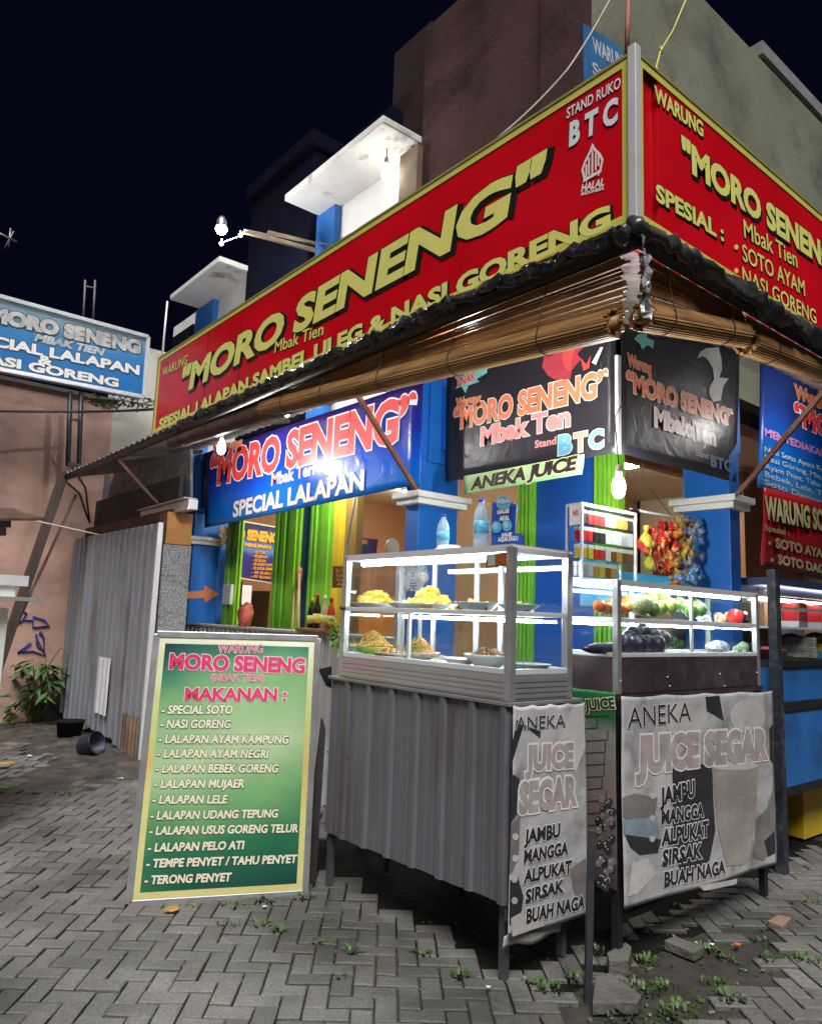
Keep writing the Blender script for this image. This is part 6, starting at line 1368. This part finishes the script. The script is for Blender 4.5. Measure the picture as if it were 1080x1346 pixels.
p = AT(1078, 875, 'y', QY + .12); o = thing('tub', 'yellow and blue tub right of the plate stack in the cart', 'tub', p); MB().box((p.x - .05, p.y - .04, zt1 + .021), (p.x + .15, p.y + .1, zt1 + .07)).build('lower_half', mat('tub blue', (.05, .35, .65, 1), .4), o, bevel=.004); MB().box((p.x - .05, p.y - .04, zt1 + .0705), (p.x + .15, p.y + .1, zt1 + .13)).build('upper_half', YELLOW, o, bevel=.004)
p = AT(1013, 866, 'y', QY + .12); p.z = zt1 + .021; o = thing('bowl', 'pink red bowl left of the plate stack in the cart', 'bowl', p); MB().lathe([(0, 0), (.07, 0), (.10, .07), (.102, .07), (.09, .06), (.05, .01), (0, .01)], p, 22).build('bowl', mat('pink red plastic', (.60, .10, .12, 1), .35), o); MB().lathe([(.095, .055), (.06, .085), (0, .09)], p, 22).build('cover', mat('pink cover', (.65, .25, .25, 1), .4), o)
p = AT(1011, 800, 'y', QY + .3); o = thing('cardboard_box', 'brown cardboard box with eggs on top left of the cart case', 'box', p); MB().box((p.x - .08, p.y, zt1 + .021), (p.x + .13, p.y + .18, AT(1011, 793, 'y', QY + .3).z)).build('box', mat('cardboard', (.36, .20, .09, 1), .7), o, bevel=.004); b = MB()
for k in range(4): b.ball((p.x - .05 + k * .05, p.y + .05, AT(1011, 793, 'y', QY + .3).z + .02), .024, None, 10, (1, 1, 1.2))
b.build('eggs', mat('egg shell', (.62, .42, .26, 1), .5), o)
p = AT(1008, 770, 'y', QY + .25); lump('dark_bag', 'dark plastic bag on the rail left of the cart case', 'plastic bag', (p.x, p.y, p.z), (.09, .08, .06), mat('dark film', (.08, .08, .075, 1), .3, 0, .6, 20, bump=.5), 9)
for (x0, x1, y0, h, m, l) in ((5.0, 5.75, 2.75, .16, mat('brown step', (.14, .08, .05, 1), .6), 'brown low bench under the blue cart'), (5.85, 6.6, 2.5, .34, YELLOW, 'yellow plastic crate under the blue cart'), (5.2, 7.2, 3.1, .30, WOOD, 'wooden platform behind the blue cart')):
    o = thing('low_bench' if 'bench' in l else 'crate' if 'crate' in l else 'platform', l, l.split()[-5] if False else ('bench' if 'bench' in l else 'crate' if 'crate' in l else 'platform'), (x0, y0, 0)); MB().box((x0, y0, .0), (x1, y0 + .4, h)).build('body', m, o, bevel=.008); MB().box((x0 - .01, y0 - .01, h), (x1 + .01, y0 + .41, h + .03)).build('top', m, o, bevel=.006)
rw = thing('rear_wall', 'brown wall behind the blue cart', 'wall', (7, 3.4, 0)); MB().box((7.3, 3.6, 0), (9, 3.7, 3.1)).build('wall', BROWNWALL, rw)

# ================================================================== GROUND LITTER, POST, WEEDS
sp = AT(772, 1312, 'z', 0); post = thing('steel_post', 'slim dark steel post standing free in front of the juice banners', 'post', sp); top = AT(777, 1091, ((sp), V3(FH.x, FH.y, 0)))
MB().bar(sp - V3(0, 0, .03), top, .028, .028).build('tube', mat('post steel', (.06, .065, .08, 1), .45, .5, .3, 14, dirt=(.12, .07, .05, 1), dsc=20), post, bevel=.002)
st0 = mat('rough stone', (.10, .095, .085, 1), .85, 0, .3, 8, bump=.5, bs=40)
rp = random.Random(8)
def slab(label, pts, h, cat='slab', m=st0, name='broken_slab'):
    P = [AT(u, v, 'z', h) for u, v in pts]; b = MB(); b.plate(P, h + .015, (0, 0, 1)); return tag(b.build(name, m, None, loc=P[0], bevel=.006), label, cat)
slab('broken paving slab lying at the foot of the steel post', [(782, 1283), (800, 1278), (843, 1308), (838, 1317), (778, 1318)], .035)
slab('grey stone block propping the corner of the fruit counter', [(797, 1252), (822, 1238), (830, 1244), (826, 1262), (800, 1262)], .055, 'stone', name='stone_block')
slab('pale broken paver leaning near the wide juice banner', [(872, 1236), (886, 1230), (926, 1244), (912, 1252)], .03)
slab('reddish broken paver right of the wide juice banner', [(1008, 1210), (1022, 1202), (1040, 1206), (1028, 1218)], .025, m=mat('reddish stone', (.22, .14, .11, 1), .85, 0, .2, 8, bump=.4))
def lit(name, label, cat, u, v, m, s=.03, seed=1, h=.012):
    r2 = random.Random(seed); p = AT(u, v, 'z', h); b = MB(); n = 7
    P = [p + V3(math.cos(i * .9) * s * r2.uniform(.5, 1.1), math.sin(i * .9) * s * r2.uniform(.4, .9), r2.uniform(0, s * .35)) for i in range(n)]
    b.add(P + [p + V3(0, 0, s * .3)], [(i, (i + 1) % n, n) for i in range(n)], m); return tag(b.build(name, m, None, loc=p, solid=.0015), label, cat)
WP = mat('white paper', (.7, .7, .68, 1), .6); OL = mat('dry orange leaf', (.42, .20, .05, 1), .6, 0, .3)
lit('paper_scrap', 'white paper scrap near the pavers left of the menu board', 'litter', 158, 1024, WP, .035, 1); lit('paper_scrap', 'small white scrap on the dark soil by the gate', 'litter', 38, 994, WP, .03, 2); lit('paper_scrap', 'tiny white scrap at the right foot of the menu board', 'litter', 348, 1192, WP, .018, 3); lit('paper_scrap', 'white scrap on the pavers at the edge of the counter shadow', 'litter', 642, 1298, WP, .014, 4)
lit('dry_leaf', 'dry leaf curled on the pavers under the menu board', 'leaf', 226, 1198, OL, .045, 5); lit('dry_leaf', 'large orange leaf on the dark soil at the left edge', 'leaf', 8, 1006, OL, .10, 6, .03); lit('dry_leaf', 'small orange leaf on the dark soil by the bucket', 'leaf', 73, 997, OL, .05, 7); lit('dry_leaf', 'green fallen leaf at the left edge of the soil', 'leaf', 6, 1035, LEAFM, .07, 8)
lit('wrapper', 'bright orange wrapper lying between the weeds on the right', 'litter', 968, 1242, mat('orange wrapper', (.75, .10, .03, 1), .4), .026, 9)
for i, (u, v) in enumerate(((915, 1240), (935, 1242))): lit('paper_scrap', ('pale scrap left of the orange wrapper', 'second pale scrap beside the orange wrapper')[i], 'litter', u, v, WP, .014, 20 + i)
WEED = mat('weed leaf', (.05, .10, .02, 1), .5, 0, .4, 20); b = MB()
def tuft(p, R, n, h):
    for k in range(n):
        a = rp.random() * 6.28; r_ = R * math.sqrt(rp.random()); c = p + V3(math.cos(a) * r_, math.sin(a) * r_, -.01); d = V3(math.cos(a + rp.gauss(0, .9)), math.sin(a + rp.gauss(0, .9)), 0); s_ = V3(-d.y, d.x, 0); hh = h * rp.uniform(.3, .85); Ln = hh * rp.uniform(.5, 1.3); wd = rp.uniform(.003, .008)
        m1 = c + d * Ln * .5 + V3(0, 0, hh * .8); b.add([c - s_ * wd * .4, c + s_ * wd * .4, m1 + s_ * wd, c + d * Ln + V3(0, 0, hh), m1 - s_ * wd], [(0, 1, 2, 4), (4, 2, 3)])
for (u, v, R, n, h) in ((850, 1262, .05, 40, .03), (840, 1300, .08, 80, .035), (868, 1296, .05, 40, .03), (930, 1248, .05, 40, .04), (938, 1290, .05, 36, .025), (955, 1258, .04, 30, .025), (1000, 1235, .05, 36, .022), (1045, 1185, .06, 40, .022), (1068, 1185, .05, 40, .025), (1010, 1260, .04, 35, .04), (960, 1310, .06, 50, .04), (890, 1330, .08, 70, .04), (700, 1290, .04, 40, .03), (720, 1300, .06, 60, .035), (604, 1285, .02, 24, .06), (556, 1255, .025, 24, .04), (462, 1252, .02, 20, .05), (366, 1225, .03, 26, .05), (300, 1215, .05, 40, .03), (340, 1215, .05, 46, .03), (415, 1240, .03, 26, .04), (445, 1285, .02, 20, .035), (350, 1185, .04, 40, .04), (400, 1180, .05, 40, .04), (90, 1040, .15, 60, .03), (60, 1055, .12, 40, .03), (305, 1190, .05, 40, .03), (420, 1210, .06, 46, .03), (250, 1192, .05, 30, .025), (780, 1250, .05, 40, .03), (820, 1330, .08, 60, .04), (1060, 1260, .06, 50, .03), (760, 1285, .05, 50, .04)):
    tuft(AT(u, v, 'z', 0), R, n, h)
r3 = random.Random(77)
for k in range(260):     # moss sprigs in joints of the front paving
    u, v = r3.uniform(180, 1080), r3.uniform(1180, 1346); p = AT(u, v, 'z', -.004); tuft(p, .03, 6, .014)
tag(b.build('weeds', WEED), kind='stuff')
